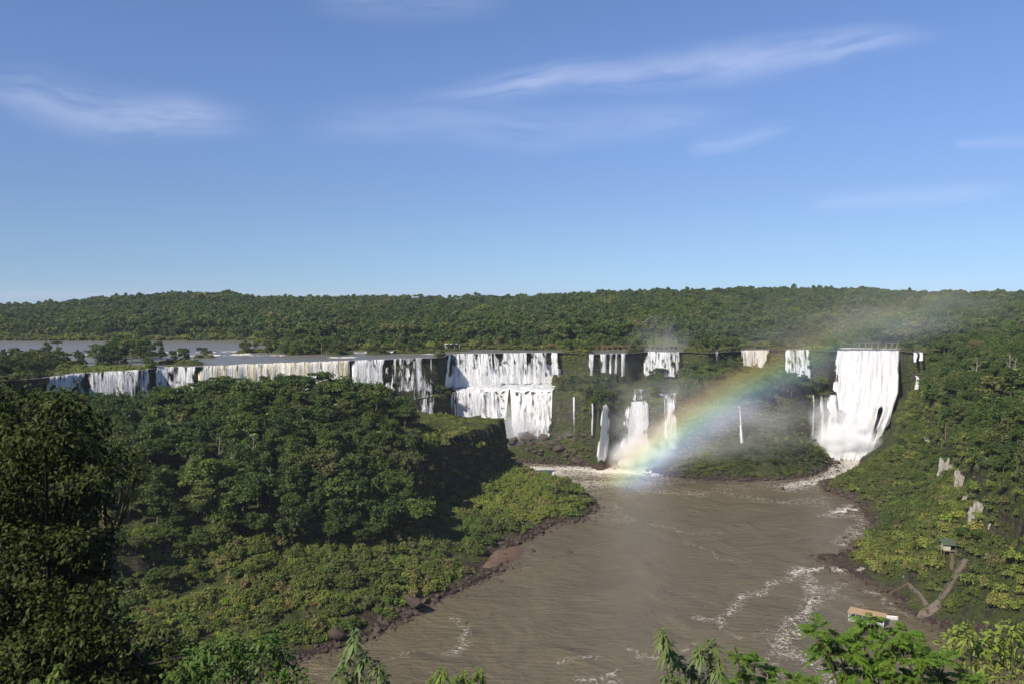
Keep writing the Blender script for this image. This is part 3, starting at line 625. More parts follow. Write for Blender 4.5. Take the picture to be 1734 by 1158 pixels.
def trunk_mesh(name, seed, h=9.0, r0=0.28, mat=None, spread=3.2, lean=0.5):
    r = np.random.default_rng(seed); b = MB(); top = np.array([r.normal() * lean, r.normal() * lean, h])
    P0 = np.array([[0, 0, -1.5], [0, 0, 0], top * .5 + r.normal(size=3) * .15, top]); b.tube(P0, [r0 * 1.2, r0, r0 * .75, r0 * .4])
    for k in range(5):
        th = r.uniform(0, 6.28); s = P0[1] + (top - P0[1]) * r.uniform(.5, .95); e = s + np.array([math.cos(th) * spread, math.sin(th) * spread, r.uniform(1.0, 2.4)]) * r.uniform(.6, 1)
        b.tube([s, (s + e) / 2 + [0, 0, -.2], e], [r0 * .4, r0 * .3, r0 * .12], 5)
    return b.mesh(name, mat or m_bark, True)
STY = ['round', 'broken', 'tall', 'draped', 'round', 'umbrella', 'broken', 'spread', 'draped']
CR = [crown_mesh('crown', 20 + i, s, 5200 if s != 'umbrella' else 3000, .37) for i, s in enumerate(STY)]
TR = [trunk_mesh('trunk', 40 + i, 10.6 if s == 'umbrella' else 8.2, spread=4.0 if s == 'umbrella' else 2.8) for i, s in enumerate(STY)]
CRF = [crown_mesh('crown', 60 + i, s, 900, .66) for i, s in enumerate(['round', 'round', 'broken', 'tall'])]
CRF.append(crown_mesh('crown', 66, 'umbrella', 500, .8)); CRF.append(crown_mesh('crown', 67, 'spread', 800, .8))
SH = [crown_mesh('foliage', 80 + i, 'shrub', 900, .55, m_olive) for i in range(3)]

def scatter(x0, x1, y0, y1, sp_, seed):
    r = np.random.default_rng(seed); X, Y = np.meshgrid(np.arange(x0, x1, sp_), np.arange(y0, y1, sp_))
    X = X + (np.arange(X.shape[0]) % 2)[:, None] * sp_ / 2; X = (X + r.uniform(-.42, .42, X.shape) * sp_).ravel(); Y = (Y + r.uniform(-.42, .42, Y.shape) * sp_).ravel()
    return X, Y
# zones ---------------------------------------------------------
HILLP = np.array([(-520, 300), (-300, 300), (-200, 302), (-150, 312), (-100, 322), (-62, 335), (-42, 352), (-40, 380), (-52, 402), (-46, 425), (-50, 445), (-62, 455), (-68, 474), (-72, 526), (-110, 502), (-160, 478), (-210, 450), (-260, 424), (-520, 398)])
def falls_gap(x, y):          # keep plants out of the water on the benches
    u, v = proj(x, y, H(x, y)); r = np.zeros(np.shape(x), bool)
    for a, b in ((655, 736), (757, 848), (855, 940), (1040, 1100), (1122, 1148), (1400, 1522)): r |= (u > a) & (u < b)
    return r & (y < lipY(x / y) + 2) & (y > 540)
trees = []      # x, y, z, height scale, width scale, style
def addt(X, Y, sc, style_p, seed, sink=0.0, zone=''):
    r = np.random.default_rng(seed); z = H(X, Y) - sink
    st = r.choice(len(style_p), len(X), p=np.array(style_p) / sum(style_p)); s = sc[0] + (sc[1] - sc[0]) * r.random(len(X)) ** 1.4 * (.55 + .9 * fbm(X / 30, Y / 30, 2, 8))
    for i in range(len(X)): trees.append((X[i], Y[i], z[i], s[i], s[i] * r.uniform(.85, 1.2), int(st[i]), r.uniform(0, 6.28), zone))
X, Y = scatter(-440, 0, 290, 530, 9.4, 1); k = inpoly(HILLP, X, Y) & (np.abs(X / Y) < .82); addt(X[k], Y[k], (.9, 1.85), [2.8, 3, 2, 2.8, 2.1, 0.7, 3, 3.3, 2.8], 2, 2.0, 'hill')
X, Y = scatter(-300, 0, 262, 345, 7.0, 3); z = H(X, Y); k = ~inpoly(HILLP, X, Y) & ~inpoly(BANKW, X, Y) & (z > 12) & (X < -30) & (fbm(X / 20, Y / 20, 2, 5) > .43); addt(X[k], Y[k], (.35, .85), [2.8, 2, 1, 2.8, 1.4, 0, 2, 2.2, 2.8], 4, .8, 'slope')
X, Y = scatter(150, 430, 180, 690, 8.0, 5); z = H(X, Y)
ct = np.interp(Y, RTW[::-1, 1], RTW[::-1, 0])
k = (X > ct - 1) & (z > 40) & (X / Y < .80) & ~((Y > lipY(X / Y) - 8) & (X / Y < .52)) & (X / Y > .50 - .0 * Y); k &= ~((X / Y < .525) & (Y > 560)); addt(X[k], Y[k], (.75, 1.45), [2.8, 3, 2, 3.5, 2.1, 0.3, 3, 3.3, 3.5], 6, 1.0, 'right')
X, Y = scatter(150, 330, 300, 640, 7, 7); z = H(X, Y); ct = np.interp(Y, RTW[::-1, 1], RTW[::-1, 0]); k = (X < ct) & (z > 20) & ~inpoly(BANKW, X, Y) & (fbm(X / 18, Y / 18, 2, 3) > .44) & (X / Y > .44 + .07 * sm(540, 600, Y)); addt(X[k], Y[k], (.35, .65), [2.1, 2, 1, 2.1, 1.4, 0, 2, 2.2, 2.1], 8, .8, 'right')
X, Y = scatter(-130, 300, 540, 720, 7.0, 9); z = H(X, Y); uu_, _ = proj(X, Y, z)
k = (Y < lipY(X / Y) - 9) & (z > 36) & (z < 62) & ~falls_gap(X, Y) & (uu_ > 600) & (uu_ < 1400); k &= (Y > np.interp(uu_, L2[:, 0], l2w[:, 1]) - 1)
k2 = k & (uu_ > 1160); k2 &= ~((uu_ > 1318) & (uu_ < 1382) & (Y > 596)) & ~((uu_ > 1250) & (uu_ < 1306) & (Y > 618)); addt(X[k2], Y[k2], (.85, 1.5), [3, 2, 1, 4, 2, .2, 2, 1, 3], 110, 1.5, 'bench'); k &= ~k2; addt(X[k], Y[k], (.5, 1.15), [2.8, 2, 1, 2.1, 2.8, 0.2, 2, 2.2, 2.1], 10, 1.2, 'bench')
trees.append((183.5, 598.0, float(H(183.5, 598.0)), 1.75, 1.35, 5, 0.0, 'bench'))
X, Y = scatter(50, 270, 510, 600, 7.0, 11); z = H(X, Y); k = (z > 6) & (z < 26) & ~falls_gap(X, Y) & ~inpoly(BANKW, X, Y) & (X / Y > .30) & (X / Y < .40); addt(X[k], Y[k], (.3, .5), [2.8, 2, 0, 2.1, 2.8, 0, 2, 2.2, 2.1], 12, .6, 'bench')
# rim and islands on the plateau, then the far forest
X, Y = scatter(-560, 640, 420, 900, 7.6, 13); a = X / Y; k = (Y > lipY(a) + 3) & (Y < shoreY(a) + 3) & (a < .515) & (np.abs(a) < .8) & ~is_river(X, Y); addt(X[k], Y[k], (.42, .85), [2.8, 4, 1, 1.4, 2.1, 0.6, 4, 4.4, 1.4], 14, .6, 'rim')
X, Y = scatter(-1150, 1150, 600, 1440, 7.2, 15); a = X / Y; k = (Y > shoreY(a) + 3) & (np.abs(a) < .76) & ((a < .515) | (Y > 690)); k &= (a < .5) | (X > 0)
X, Y = X[k], Y[k]; far = len(trees); addt(X, Y, (.5, 1.5), [2.8, 3, 2, 0.7, 2.1, 0.5, 3, 3.3, 0.7], 16, 1.0 + 4.5 * (Y < shoreY(X / Y) + 26), 'far')
for (u, v, z_, sc, st) in ((180, 618, 72, 1.3, 0), (200, 615, 72, 1.6, 3), (222, 616, 72, 1.7, 0), (246, 619, 72, 1.3, 1), (212, 608, 72, 1.7, 7), (236, 610, 72, 1.5, 3), (165, 612, 72, 1.0, 1), (190, 609, 72, 1.4, 0), (500, 601, 72, 1.1, 5), (522, 600, 72, 1.3, 0), (545, 600, 72, 1.3, 3), (565, 602, 72, .9, 1), (478, 600, 72, .9, 1), (38, 632, 72, 1.0, 7), (68, 628, 72, 1.15, 5), (12, 640, 72, 1.0, 0), (92, 630, 72, .9, 1)):
    P0 = at_z(u, v, z_); trees.append((P0[0], P0[1], float(H(P0[0], P0[1])) - .8, sc, sc * 1.15, st, u * 1.0, 'rim'))
for (u, Yt, sc, st) in ((268, 428, 1.55, 6), (300, 432, 1.2, 5), (332, 432, 1.35, 0), (398, 436, 1.2, 1), (446, 436, 1.3, 0), (512, 438, 1.15, 6), (560, 436, 1.5, 5), (592, 438, 1.15, 1), (622, 436, 1.35, 5), (655, 432, 1.2, 3), (150, 400, 1.2, 6), (195, 405, 1.3, 0)):
    x_ = (u - CU) / F * Yt; trees.append((x_, Yt, float(H(x_, Yt)) - 1.0, sc, sc, st, u * 1.0, 'hill'))
trees_a = trees
# shrubs --------------------------------------------------------
shr = []
def adds(X, Y, sc, seed, zone, sink=.3):
    r = np.random.default_rng(seed); z = H(X, Y) - sink; s = sc[0] + (sc[1] - sc[0]) * r.random(len(X)) ** 2
    for i in range(len(X)): shr.append((X[i], Y[i], z[i], s[i], s[i] * r.uniform(.8, 1.2), int(r.integers(3)), r.uniform(0, 6.28), zone))
def blocked(X, Y):
    return inpoly(BANKW, X, Y) | falls_gap(X, Y)
PATHS = [[(1560, 1050), (1590, 1018), (1615, 990), (1632, 965), (1640, 950)], [(1500, 1002), (1540, 985), (1570, 1020)], [(1612, 930), (1612, 970)]]
X, Y = scatter(-330, 60, 230, 540, 2.8, 21); z = H(X, Y); db = segdist(BANKW, X, Y)
k = ~blocked(X, Y) & (z > 1.8) & (db > 2.5 + 5 * fbm(X / 12, Y / 12, 2, 6)) & (Y < 545) & (np.abs(X / Y) < .8) & (~inpoly(HILLP, X, Y) | (X > -80)) & (fbm(X / 9, Y / 9, 2, 7) > .30)
pt = (X > -68) & (Y > 455) & (z > 36); adds(X[k & ~pt], Y[k & ~pt], (.25, .95), 22, 'left'); adds(X[k & pt], Y[k & pt], (.18, .38), 222, 'left')
X, Y = scatter(120, 340, 225, 660, 2.4, 23); z = H(X, Y); db = segdist(BANKW, X, Y); ct = np.interp(Y, RTW[::-1, 1], RTW[::-1, 0])
k = ~blocked(X, Y) & (z > 2.0) & (db > 3 + 7 * fbm(X / 12, Y / 12, 2, 6)) & (X < ct + 6 + 45 * (Y < 345)) & (X / Y < .80) & (X / Y > .38) & ((fbm(X / 8, Y / 8, 2, 7) > .27) | (Y < 350)) & (Y < 640)
pw = np.zeros(len(X)) + 99
for L in PATHS:
    pl = np.array([on_ground(*q) for q in L]); pw = np.minimum(pw, segdist(pl, X, Y))
k &= pw > 2.6
for q_ in ((1612, 790, 5), (1628, 815, 5), (1640, 835, 4), (1655, 865, 5), (1590, 755, 3.5), (1462, 960, 3)):
    c_ = on_ground(q_[0], q_[1]); k &= np.hypot(X - c_[0], Y - c_[1]) > q_[2]
adds(X[k], Y[k], (.25, .9), 24, 'right')
X, Y = scatter(-150, 310, 500, 705, 2.9, 25); z = H(X, Y); uu_, _ = proj(X, Y, z)
k = ~blocked(X, Y) & (z > 2.0) & (Y < lipY(X / Y) - 1) & (uu_ > 560) & (uu_ < 1545) & (fbm(X / 7, Y / 7, 2, 9) > .40) & ~((Y < 540) & (X < 60)) & ((z < 35) | (fbm(X / 14, Y / 14, 2, 4) > .4)) & (np.hypot(X - 255, Y - 610) > 22) & ~((uu_ > 855) & (uu_ < 1000) & (z < 22) & (fbm(X / 6, Y / 6, 2, 14) > .35))
adds(X[k], Y[k], (.28, .6), 26, 'middle')
X, Y = scatter(-480, 400, 440, 760, 4.0, 27); a = X / Y; k = (Y > lipY(a) + .5) & (Y < shoreY(a) + 14) & (a < .515) & (np.abs(a) < .8) & ~is_river(X, Y); adds(X[k], Y[k], (.25, .5), 28, 'rim')
X, Y = scatter(-620, 300, 640, 880, 3.4, 31); a = X / Y; k = (Y > shoreY(a) - 1) & (Y < shoreY(a) + 34) & (np.abs(a) < .8) & (a < .5); adds(X[k], Y[k], (.55, 1.3), 32, 'rim')
X, Y = scatter(-140, 420, 400, 720, 1.25, 29); sl_ = slope(X, Y); z = H(X, Y); uu_, _ = proj(X, Y, z)
gap = np.zeros(len(X), bool)
for a_, b_ in ((757, 953), (1088, 1156), (1253, 1303), (1328, 1374), (1405, 1525), (596, 735), (1014, 1060)): gap |= (uu_ > a_) & (uu_ < b_) & (Y > lipY(X / Y) - 10)
k = (sl_ > 1.6) & ~gap & ~falls_gap(X, Y) & ~inpoly(BANKW, X, Y) & (fbm(X / 5, z / 6, 2, 11) > .46) & (Y < lipY(X / Y) + 2) & (z > 5)
k &= ~((X < 2) & (Y < 532)) | (fbm(X / 4, z / 4, 2, 18) > .62); adds(X[k], Y[k], (.16, .42), 30, 'middle')

def gn_stuff(name, label, cat, pts, protos):
    """pts: (x, y, z, zscale, wscale, proto, rot); protos: list of lists of objects"""
    P_ = np.array([p[:7] for p in pts], float); me = bpy.data.meshes.new(name); me.vertices.add(len(P_)); me.vertices.foreach_set('co', P_[:, :3].astype(np.float32).ravel())
    attr(me, 'sz', P_[:, 3]); attr(me, 'sw', P_[:, 4]); attr(me, 'rot', P_[:, 6])
    a = me.attributes.new('pick', 'INT', 'POINT'); a.data.foreach_set('value', P_[:, 5].astype(np.int32))
    o = link(name, me); tag(o, label, cat, kind='stuff')
    g = bpy.data.node_groups.new(name, 'GeometryNodeTree'); g.interface.new_socket('Geometry', in_out='INPUT', socket_type='NodeSocketGeometry'); g.interface.new_socket('Geometry', in_out='OUTPUT', socket_type='NodeSocketGeometry')
    gi = g.nodes.new('NodeGroupInput'); go = g.nodes.new('NodeGroupOutput'); io = g.nodes.new('GeometryNodeInstanceOnPoints'); J = g.nodes.new('GeometryNodeJoinGeometry')
    for grp in protos:
        j = g.nodes.new('GeometryNodeJoinGeometry'); gti = g.nodes.new('GeometryNodeGeometryToInstance')
        for ob in grp:
            oi = g.nodes.new('GeometryNodeObjectInfo'); oi.inputs['Object'].default_value = ob; g.links.new(oi.outputs['Geometry'], j.inputs[0])
        g.links.new(j.outputs[0], gti.inputs[0]); g.links.new(gti.outputs[0], J.inputs[0])
    def na(n, ty='FLOAT'):
        q = g.nodes.new('GeometryNodeInputNamedAttribute'); q.data_type = ty; q.inputs['Name'].default_value = n; return q.outputs[0]
    cs = g.nodes.new('ShaderNodeCombineXYZ'); w = na('sw'); g.links.new(w, cs.inputs[0]); g.links.new(w, cs.inputs[1]); g.links.new(na('sz'), cs.inputs[2])
    cr = g.nodes.new('ShaderNodeCombineXYZ'); g.links.new(na('rot'), cr.inputs[2])
    g.links.new(gi.outputs[0], io.inputs['Points']); g.links.new(J.outputs[0], io.inputs['Instance']); io.inputs['Pick Instance'].default_value = True
    g.links.new(na('pick', 'INT'), io.inputs['Instance Index']); g.links.new(cr.outputs[0], io.inputs['Rotation']); g.links.new(cs.outputs[0], io.inputs['Scale'])
    g.links.new(io.outputs[0], go.inputs[0]); md = o.modifiers.new('scatter', 'NODES'); md.node_group = g
    return o
SN = ['rounded dense', 'broken crowned', 'tall narrow', 'vine draped', 'rounded dense', 'flat topped', 'broken crowned', 'loose layered', 'vine draped']
ZN = {'hill': 'on the shaded left hill', 'slope': 'low on the left bank above the rocky shore', 'right': 'on the steep right hillside', 'bench': 'on the rock terrace between the falls', 'rim': 'beside the upper river at the brink of the falls', 'far': 'in the far forest'}
def pick_big(L, n, h, maxocc=None):
    A = np.array([l[:5] for l in L]); u, v = proj(A[:, 0], A[:, 1], A[:, 2] + h * A[:, 3]); d = np.hypot(A[:, 0], A[:, 1]); s = A[:, 3] * A[:, 4] / d ** 2
    s = np.where((u > -10) & (u < 1744) & (v > 450) & (v < 1120), s, 0)
    # hidden behind rising ground: sample the sight line
    vis = np.ones(len(A), bool)
    for q in np.linspace(.3, .97, 40):
        zz = HC + (A[:, 2] + h * A[:, 3] - HC) * q; vis &= H(A[:, 0] * q, A[:, 1] * q) < zz + .5
    s = np.where(vis, s, 0); o = np.argsort(-s)[:n]; return set(o[s[o] > 0].tolist())
protoT = {}
ORD = ['first', 'second', 'third', 'fourth', 'fifth', 'sixth', 'seventh', 'eighth', 'ninth', 'tenth', 'eleventh', 'twelfth', 'thirteenth', 'fourteenth', 'fifteenth', 'sixteenth', 'seventeenth', 'eighteenth', 'nineteenth', 'twentieth']
NUM = ['one', 'two', 'three', 'four', 'five', 'six', 'seven', 'eight', 'nine', 'ten', 'eleven', 'twelve', 'thirteen', 'fourteen', 'fifteen', 'sixteen', 'seventeen', 'eighteen', 'nineteen', 'twenty']
def single_out(items, what):
    '''items: (key, u, desc, place) -> a label of its own for each, ordered from left to right within its place'''
    B = {}
    for k, u, d, p in items: B.setdefault((d, p), []).append((u, k))
    L = {}
    for (d, p), q in B.items():
        q.sort(); n = len(q)
        for i, (u, k) in enumerate(q):
            if n == 1: L[k] = f'{d} {what} {p}'
            elif i == 0: L[k] = f'leftmost {d} {what} {p}'
            elif i == n - 1: L[k] = f'rightmost {d} {what} {p}'
            else: L[k] = f'{ORD[i] if i < 20 else str(i + 1) + "th"} from left, {d} {what} {p}'
    return L
LABT = {}
def place(u, v, zone):
    if zone in ('hill', 'slope'):
        c = np.searchsorted([200, 330, 460, 590], u); col = ['near the dark tree', 'below the half hidden fall', 'below the yellowish curtain', 'below the curtain end', 'near the grassy cliff'][c]
        rw = ['on the hill crest', 'high on the hill', 'mid hill', 'low on the hill', 'on the lower bank'][np.searchsorted([700, 760, 830, 920], v)]; return rw + ' ' + col
    if zone == 'right': return ['beside the big fall', 'above the pale rocks', 'at the right edge'][np.searchsorted([1580, 1670], u)] + [' high up', ' midway', ' low down'][np.searchsorted([680, 780], v)]
    if zone == 'bench': return 'on the terrace ' + ['left of the centre falls', 'by the double waterfall', 'by the slim ribbed fall', 'on the middle cliff'][np.searchsorted([750, 960, 1180], u)]
    if zone == 'rim': return 'by the upper river ' + ['at the left edge', 'on the big island', 'above the long curtain', 'above the centre falls', 'above the right falls'][np.searchsorted([140, 300, 590, 960], u)]
    return 'in the far forest'
def tree_obj(p, i=0):
    x, y, z, sz, sw, st, rz, zone = p
    e = link('forest_tree', None, loc=(x, y, z), rot=(0, 0, rz), scale=(sw, sw, sz)); e.empty_display_size = .5
    tag(e, LABT.get(i, f'{SN[st]} green tree {ZN[zone]}'), 'tree', f'{SN[st]} trees {ZN[zone]}')
    c = link('crown', CR[st], e); link('trunk', TR[st], e)
    protoT.setdefault(st, [c, [q for q in e.children if q.name.startswith('trunk')][0]] if False else [c]); protoT[st] = protoT[st] if len(protoT[st]) > 1 else [c, COL.objects[e.name] and bpy.data.objects[COL.objects[-1].name]]
    return e
big = pick_big(trees, 300, 10)
for st in range(9):                      # every style present as an individual
    if not any(trees[i][5] == st for i in big):
        c_ = [i for i, p in enumerate(trees) if p[5] == st and p[7] == 'hill'][0]; big.add(c_)
def pj(p, h):
    u, v = proj(p[0], p[1], p[2] + h * p[3]); return float(u), float(v)
LABT = single_out([(i, pj(trees[i], 8)[0], ('big ' if trees[i][3] > 1.15 else 'small ' if trees[i][3] < .75 else '') + SN[trees[i][5]], place(*pj(trees[i], 8), trees[i][7])) for i in sorted(big)], 'tree')
for i in sorted(big): tree_obj(trees[i], i)
rest = [p for i, p in enumerate(trees) if i not in big and p[7] != 'far']; fars = [p for i, p in enumerate(trees) if i not in big and p[7] == 'far']
PT = []
for st in range(9):
    c = next(o for o in COL.objects if o.type == 'MESH' and o.data == CR[st]); k_ = next(o for o in COL.objects if o.type == 'MESH' and o.data == TR[st]); PT.append([c, k_])
gn_stuff('woodland', 'dense green forest trees filling the hills, terraces and rim around the falls', 'forest', rest, PT)
# far forest: a few trees that stand out are individuals and lend their crowns to the mass
FARL = [(338, 'tallest tree standing up on the left skyline of the far forest', 3, 2.2, 1200), (404, 'round headed tree rising above the far skyline right of the highest point', 2, 1.7, 1250), (202, 'lumpy tree on the far left skyline', 0, 1.6, 1300),
        (560, 'small rounded tree on the low middle skyline', 1, 1.3, 1380), (1404, 'dark crown rising on the right skyline above the big fall', 4, 1.6, 1380), (1090, 'loose crowned tree on the skyline above the rectangular waterfall', 4, 1.5, 1380)]
PF = []
for j, (u, lab, st, s, Yf) in enumerate(FARL):
    x = (u - CU) / F * Yf; z = float(H(x, Yf)); e = link('skyline_tree', None, loc=(x, Yf, z), scale=s); tag(e, lab, 'tree')
    c = link('crown', CRF[j], e); tk = link('trunk', TR[2], e); PF.append([c])
fars = [(*p[:5], [0, 1, 2, 3, 0, 4, 2, 5, 1][p[5]], *p[6:]) for p in fars]
gn_stuff('far_forest', 'unbroken distant forest rising to the skyline behind the falls', 'forest', fars, PF)
# yellow flowering crowns
m_yel = leafmat('yellow_blossom', [(0, (0.30, 0.26, 0.03)), (1, (0.22, 0.24, 0.04))])
cy = crown_mesh('crown', 91, 'round', 700, .8, m_yel)
for u, v, Yy, lab in ((1128, 497, 1330, 'yellow flowering tree near the skyline above the walkway'), (742, 532, 1080, 'pale yellow tree in the middle of the far forest'), (965, 512, 1250, 'small yellow tree high in the centre of the far forest'), (1522, 492, 1390, 'golden tree on the right skyline behind the rainbow end'), (1667, 502, 1300, 'orange yellow crown near the right skyline')):
    x = (u - CU) / F * Yy; e = link('flowering_tree', None, loc=(x, Yy, float(H(x, Yy)) + 2.0), scale=(1.0, 1.0, 1.05)); tag(e, lab, 'tree'); link('crown', cy, e); link('trunk', TR[0], e)
def stand_on(u, v):
    P0 = on_ground(u, v); return np.array([P0[0], P0[1], float(H(P0[0], P0[1]))])
m_palm = leafmat('palm_leaves', [(0, (.06, .10, .02)), (1, (.08, .12, .025))]); rr_ = np.random.default_rng(77)
Pv, Pf, off = [], [], 0
for k in range(18):
    th = k * 2.4; el = rr_.uniform(-.2, 1.0); d = np.array([math.cos(th) * math.cos(el), math.sin(th) * math.cos(el), math.sin(el)]); n = 26; q = np.linspace(.1, 1, n); base = np.array([0, 0, 9.0]) + d * (q * 3.2)[:, None] + np.array([0, 0, -1.9]) * (q ** 2)[:, None]; sd_ = np.cross(d, [0, 0, 1.]); sd_ /= np.linalg.norm(sd_)
    for sg in (-1, 1):
        A = sd_ * sg + d * .5 + np.array([0, 0, -.5]); c_ = base; w_ = .9 * (1 - .5 * q); V_ = np.stack([c_, c_ + d * .22, c_ + A * w_[:, None] + d * .1, c_ + A * w_[:, None]], 1).reshape(-1, 3); Pv.append(V_); Pf.append(np.arange(4 * n).reshape(n, 4) + off); off += 4 * n
palm_me = mesh_np('fronds', np.concatenate(Pv), np.concatenate(Pf), (m_palm,)); b = MB(); b.tube([(0, 0, -1), (.1, 0, 3), (.2, .1, 6), (0, 0, 9)], [.24, .2, .17, .14], 6); palm_tr = b.mesh('trunk', m_bark, True)
for u, v, sc, lab in ((1268, 672, 1.1, 'palm beside the umbrella shaped tree on the middle cliff'), (1305, 668, 1.0, 'palm at the right of the umbrella shaped tree on the middle cliff'), (1598, 662, 1.3, 'palm on the right hillside near the big fall'), (1668, 650, 1.4, 'palm high on the right hillside'), (1003, 662, .9, 'palm on the terrace below the rusty walkway'), (285, 780, 1.3, 'palm among the trees in the left of the hill'), (520, 700, 1.2, 'palm near the crest of the left hill'), (640, 770, 1.2, 'palm on the right flank of the left hill')):
    e = link('palm_tree', None, loc=stand_on(u, v), rot=(0, 0, u), scale=sc); tag(e, lab, 'palm'); link('fronds', palm_me, e); link('trunk', palm_tr, e)
b = MB(); b.tube([(0, 0, -2), (.1, .1, 5), (0, .3, 10), (.3, .3, 15)], [.26, .2, .15, .07], 6)
for k in range(6): th = k * 1.9; z_ = 8 + k * 1.1; b.tube([(.05, .2, z_), (math.cos(th) * 1.1, math.sin(th) * 1.1, z_ + 1.0), (math.cos(th) * 2.2, math.sin(th) * 2.2, z_ + 2.4)], [.09, .06, .03], 4)
dead_me = b.mesh('trunk', plainmat('bleached_trunk', (.34, .30, .25), .9, .5), True)
for u, v, sc, lab in ((197, 800, 1.1, 'tall bleached bare trunk beside the thin bare branched tree'), (458, 850, 1.0, 'bleached bare trunk in the middle of the left hill'), (390, 815, .9, 'bare pale trunk left of centre on the left hill'), (487, 745, .9, 'bare pale trunk high on the left hill'), (545, 840, .8, 'leaning bare trunk low on the left hill'), (1645, 660, 1.0, 'bare pale trunk high on the right hillside'), (1560, 690, .8, 'bare pale trunk near the big right fall')):
    e = link('bare_tree', None, loc=stand_on(u, v), rot=(.05, .04, u), scale=sc); tag(e, lab, 'tree'); link('trunk', dead_me, e)
ZS = {'left': 'olive leafy shrub on the left bank', 'right': 'olive leafy shrub on the right bank slope', 'middle': 'low shrub on the rocks below the falls', 'rim': 'low shrub at the edge of the upper river'}
m_stem = plainmat('stem', (0.12, 0.10, 0.06), 0.9)
b = MB()
for k in range(7):
    th = k * .9; b.tube([(0, 0, -.5), (math.cos(th) * .8, math.sin(th) * .8, .9), (math.cos(th) * 2.2, math.sin(th) * 2.2, 1.9)], [.1, .07, .03], 4)
stem_me = b.mesh('stem', m_stem)
m_lime = leafmat('yellowish_scrub_leaves', [(0, (.13, .175, .032)), (.3, (.20, .22, .045)), (.5, (.12, .18, .03)), (.7, (.23, .215, .065)), (.85, (.17, .125, .07)), (1, (.17, .245, .035))], nscale=.6)  # lighter, yellower plants of the right bank and mound
for i in range(3): SH.append(crown_mesh('foliage', 180 + i, 'shrub', 900, .5, m_lime))
rg_ = np.random.default_rng(3); shr = [(*p[:5], p[5] + 3, *p[6:]) if (p[7] == 'right' or (p[7] == 'middle' and p[0] > 140 and p[1] < 572 and p[2] < 19 and p[3] > .26)) and rg_.random() < .8 else p for p in shr]
protoS = {}
rx = np.random.default_rng(123); cand = []
while len(cand) < 34:
    hillside = rx.random() < .7; u, v = (rx.uniform(210, 670), rx.uniform(665, 870)) if hillside else (rx.uniform(1590, 1725), rx.uniform(640, 760)); P0 = on_ground(u, v)
    if P0[1] < 700: cand.append((u, v, stand_on(u, v), rx.uniform(1.0, 1.45), 'hill' if hillside else 'right', rx.random() < .55))
LABX = single_out([(i, c[0], 'green' if c[5] else 'pale leafless', place(c[0], c[1] - 45, c[4])) for i, c in enumerate(cand)], 'tall trunked tree')
for i, (u, v, P0, sc, zn, pal) in enumerate(cand):
    e = link('palm_tree' if pal else 'bare_tree', None, loc=P0, rot=(.03 * math.sin(i), .05 * math.cos(i), u), scale=(sc, sc, sc * (1.15 if pal else 1))); lb = LABX[i]
    tag(e, lb.replace('green tall trunked tree', 'slender palm') if pal else lb.replace('tall trunked tree', 'tree'), 'palm' if pal else 'tree'); link('fronds' if pal else 'trunk', palm_me if pal else dead_me, e)
    if pal: link('trunk', palm_tr, e)
# shrubs
bigs = pick_big(shr, 290, 2)
for st in range(6):
    if not any(shr[i][5] == st for i in bigs): bigs.add([i for i, p in enumerate(shr) if p[5] == st][0])
def splace(u, v, z):
    if z == 'left': return ['low on the left slope', 'above the left shore', 'mid left slope', 'high on the left bank'][np.searchsorted([-1060, -1000, -930], -v)] + ' ' + ['by the pale rocks', 'over the glossy bush', 'near the tall boulder', 'near the sand bank'][np.searchsorted([260, 420, 620], u)]
    if z == 'right': return 'on the right bank ' + ['by the dock', 'below the hut', 'by the hut', 'above the hut'][np.searchsorted([-1040, -960, -880], -v)]
    return 'on the rocks ' + ['below the centre falls', 'by the middle cliff'][int(u > 1100)]
LABS = single_out([(i, pj(shr[i], 1)[0], ['olive', 'bushy', 'leafy', 'yellowish', 'bright bushy', 'light leafy'][shr[i][5]], splace(*pj(shr[i], 1), shr[i][7])) for i in sorted(bigs)], 'shrub')
for i in sorted(bigs):
    x, y, z, sz, sw, st, rz, zone = shr[i]; e = link('shrub', None, loc=(x, y, z), rot=(0, 0, rz), scale=(sw, sw, sz)); tag(e, LABS[i], 'shrub', ZS[zone].replace('shrub', 'shrubs')); c = link('foliage', SH[st], e); link('stem', stem_me, e); protoS.setdefault(st, c)
gn_stuff('undergrowth', 'olive and green undergrowth covering the banks, ledges and cliffs', 'undergrowth', [p for i, p in enumerate(shr) if i not in bigs], [[protoS[k]] for k in range(6)])

# ------------------------------------------------------------------ boulders
def rock_mesh(name, seed, mat, sub=3, sq=(1, 1, .7), jag=.35):
    import bmesh
    r = np.random.default_rng(seed); bm = bmesh.new(); bmesh.ops.create_icosphere(bm, subdivisions=sub, radius=1)
    co = np.array([v.co[:] for v in bm.verts]); pl = sph(15, r)
    q = np.ones(len(co))
    for p in pl: q = np.minimum(q, r.uniform(.42, .85) / np.maximum((co @ p), 1e-3) * 1.0 + 0 * q)
    q = np.clip(q, .4, 1); co = co * q[:, None]; co += jag * .25 * (np.stack([fbm(co[:, 0] * 3 + k, co[:, 1] * 3 + co[:, 2] * 2, 3, k) for k in range(3)], 1) - .5)
    for v, c in zip(bm.verts, co * np.array(sq)): v.co = c
    me = bpy.data.meshes.new(name); bm.to_mesh(me); bm.free(); me.materials.append(mat); return me
RK = [rock_mesh('boulder', 100 + i, m_rockd, 2) for i in range(4)]
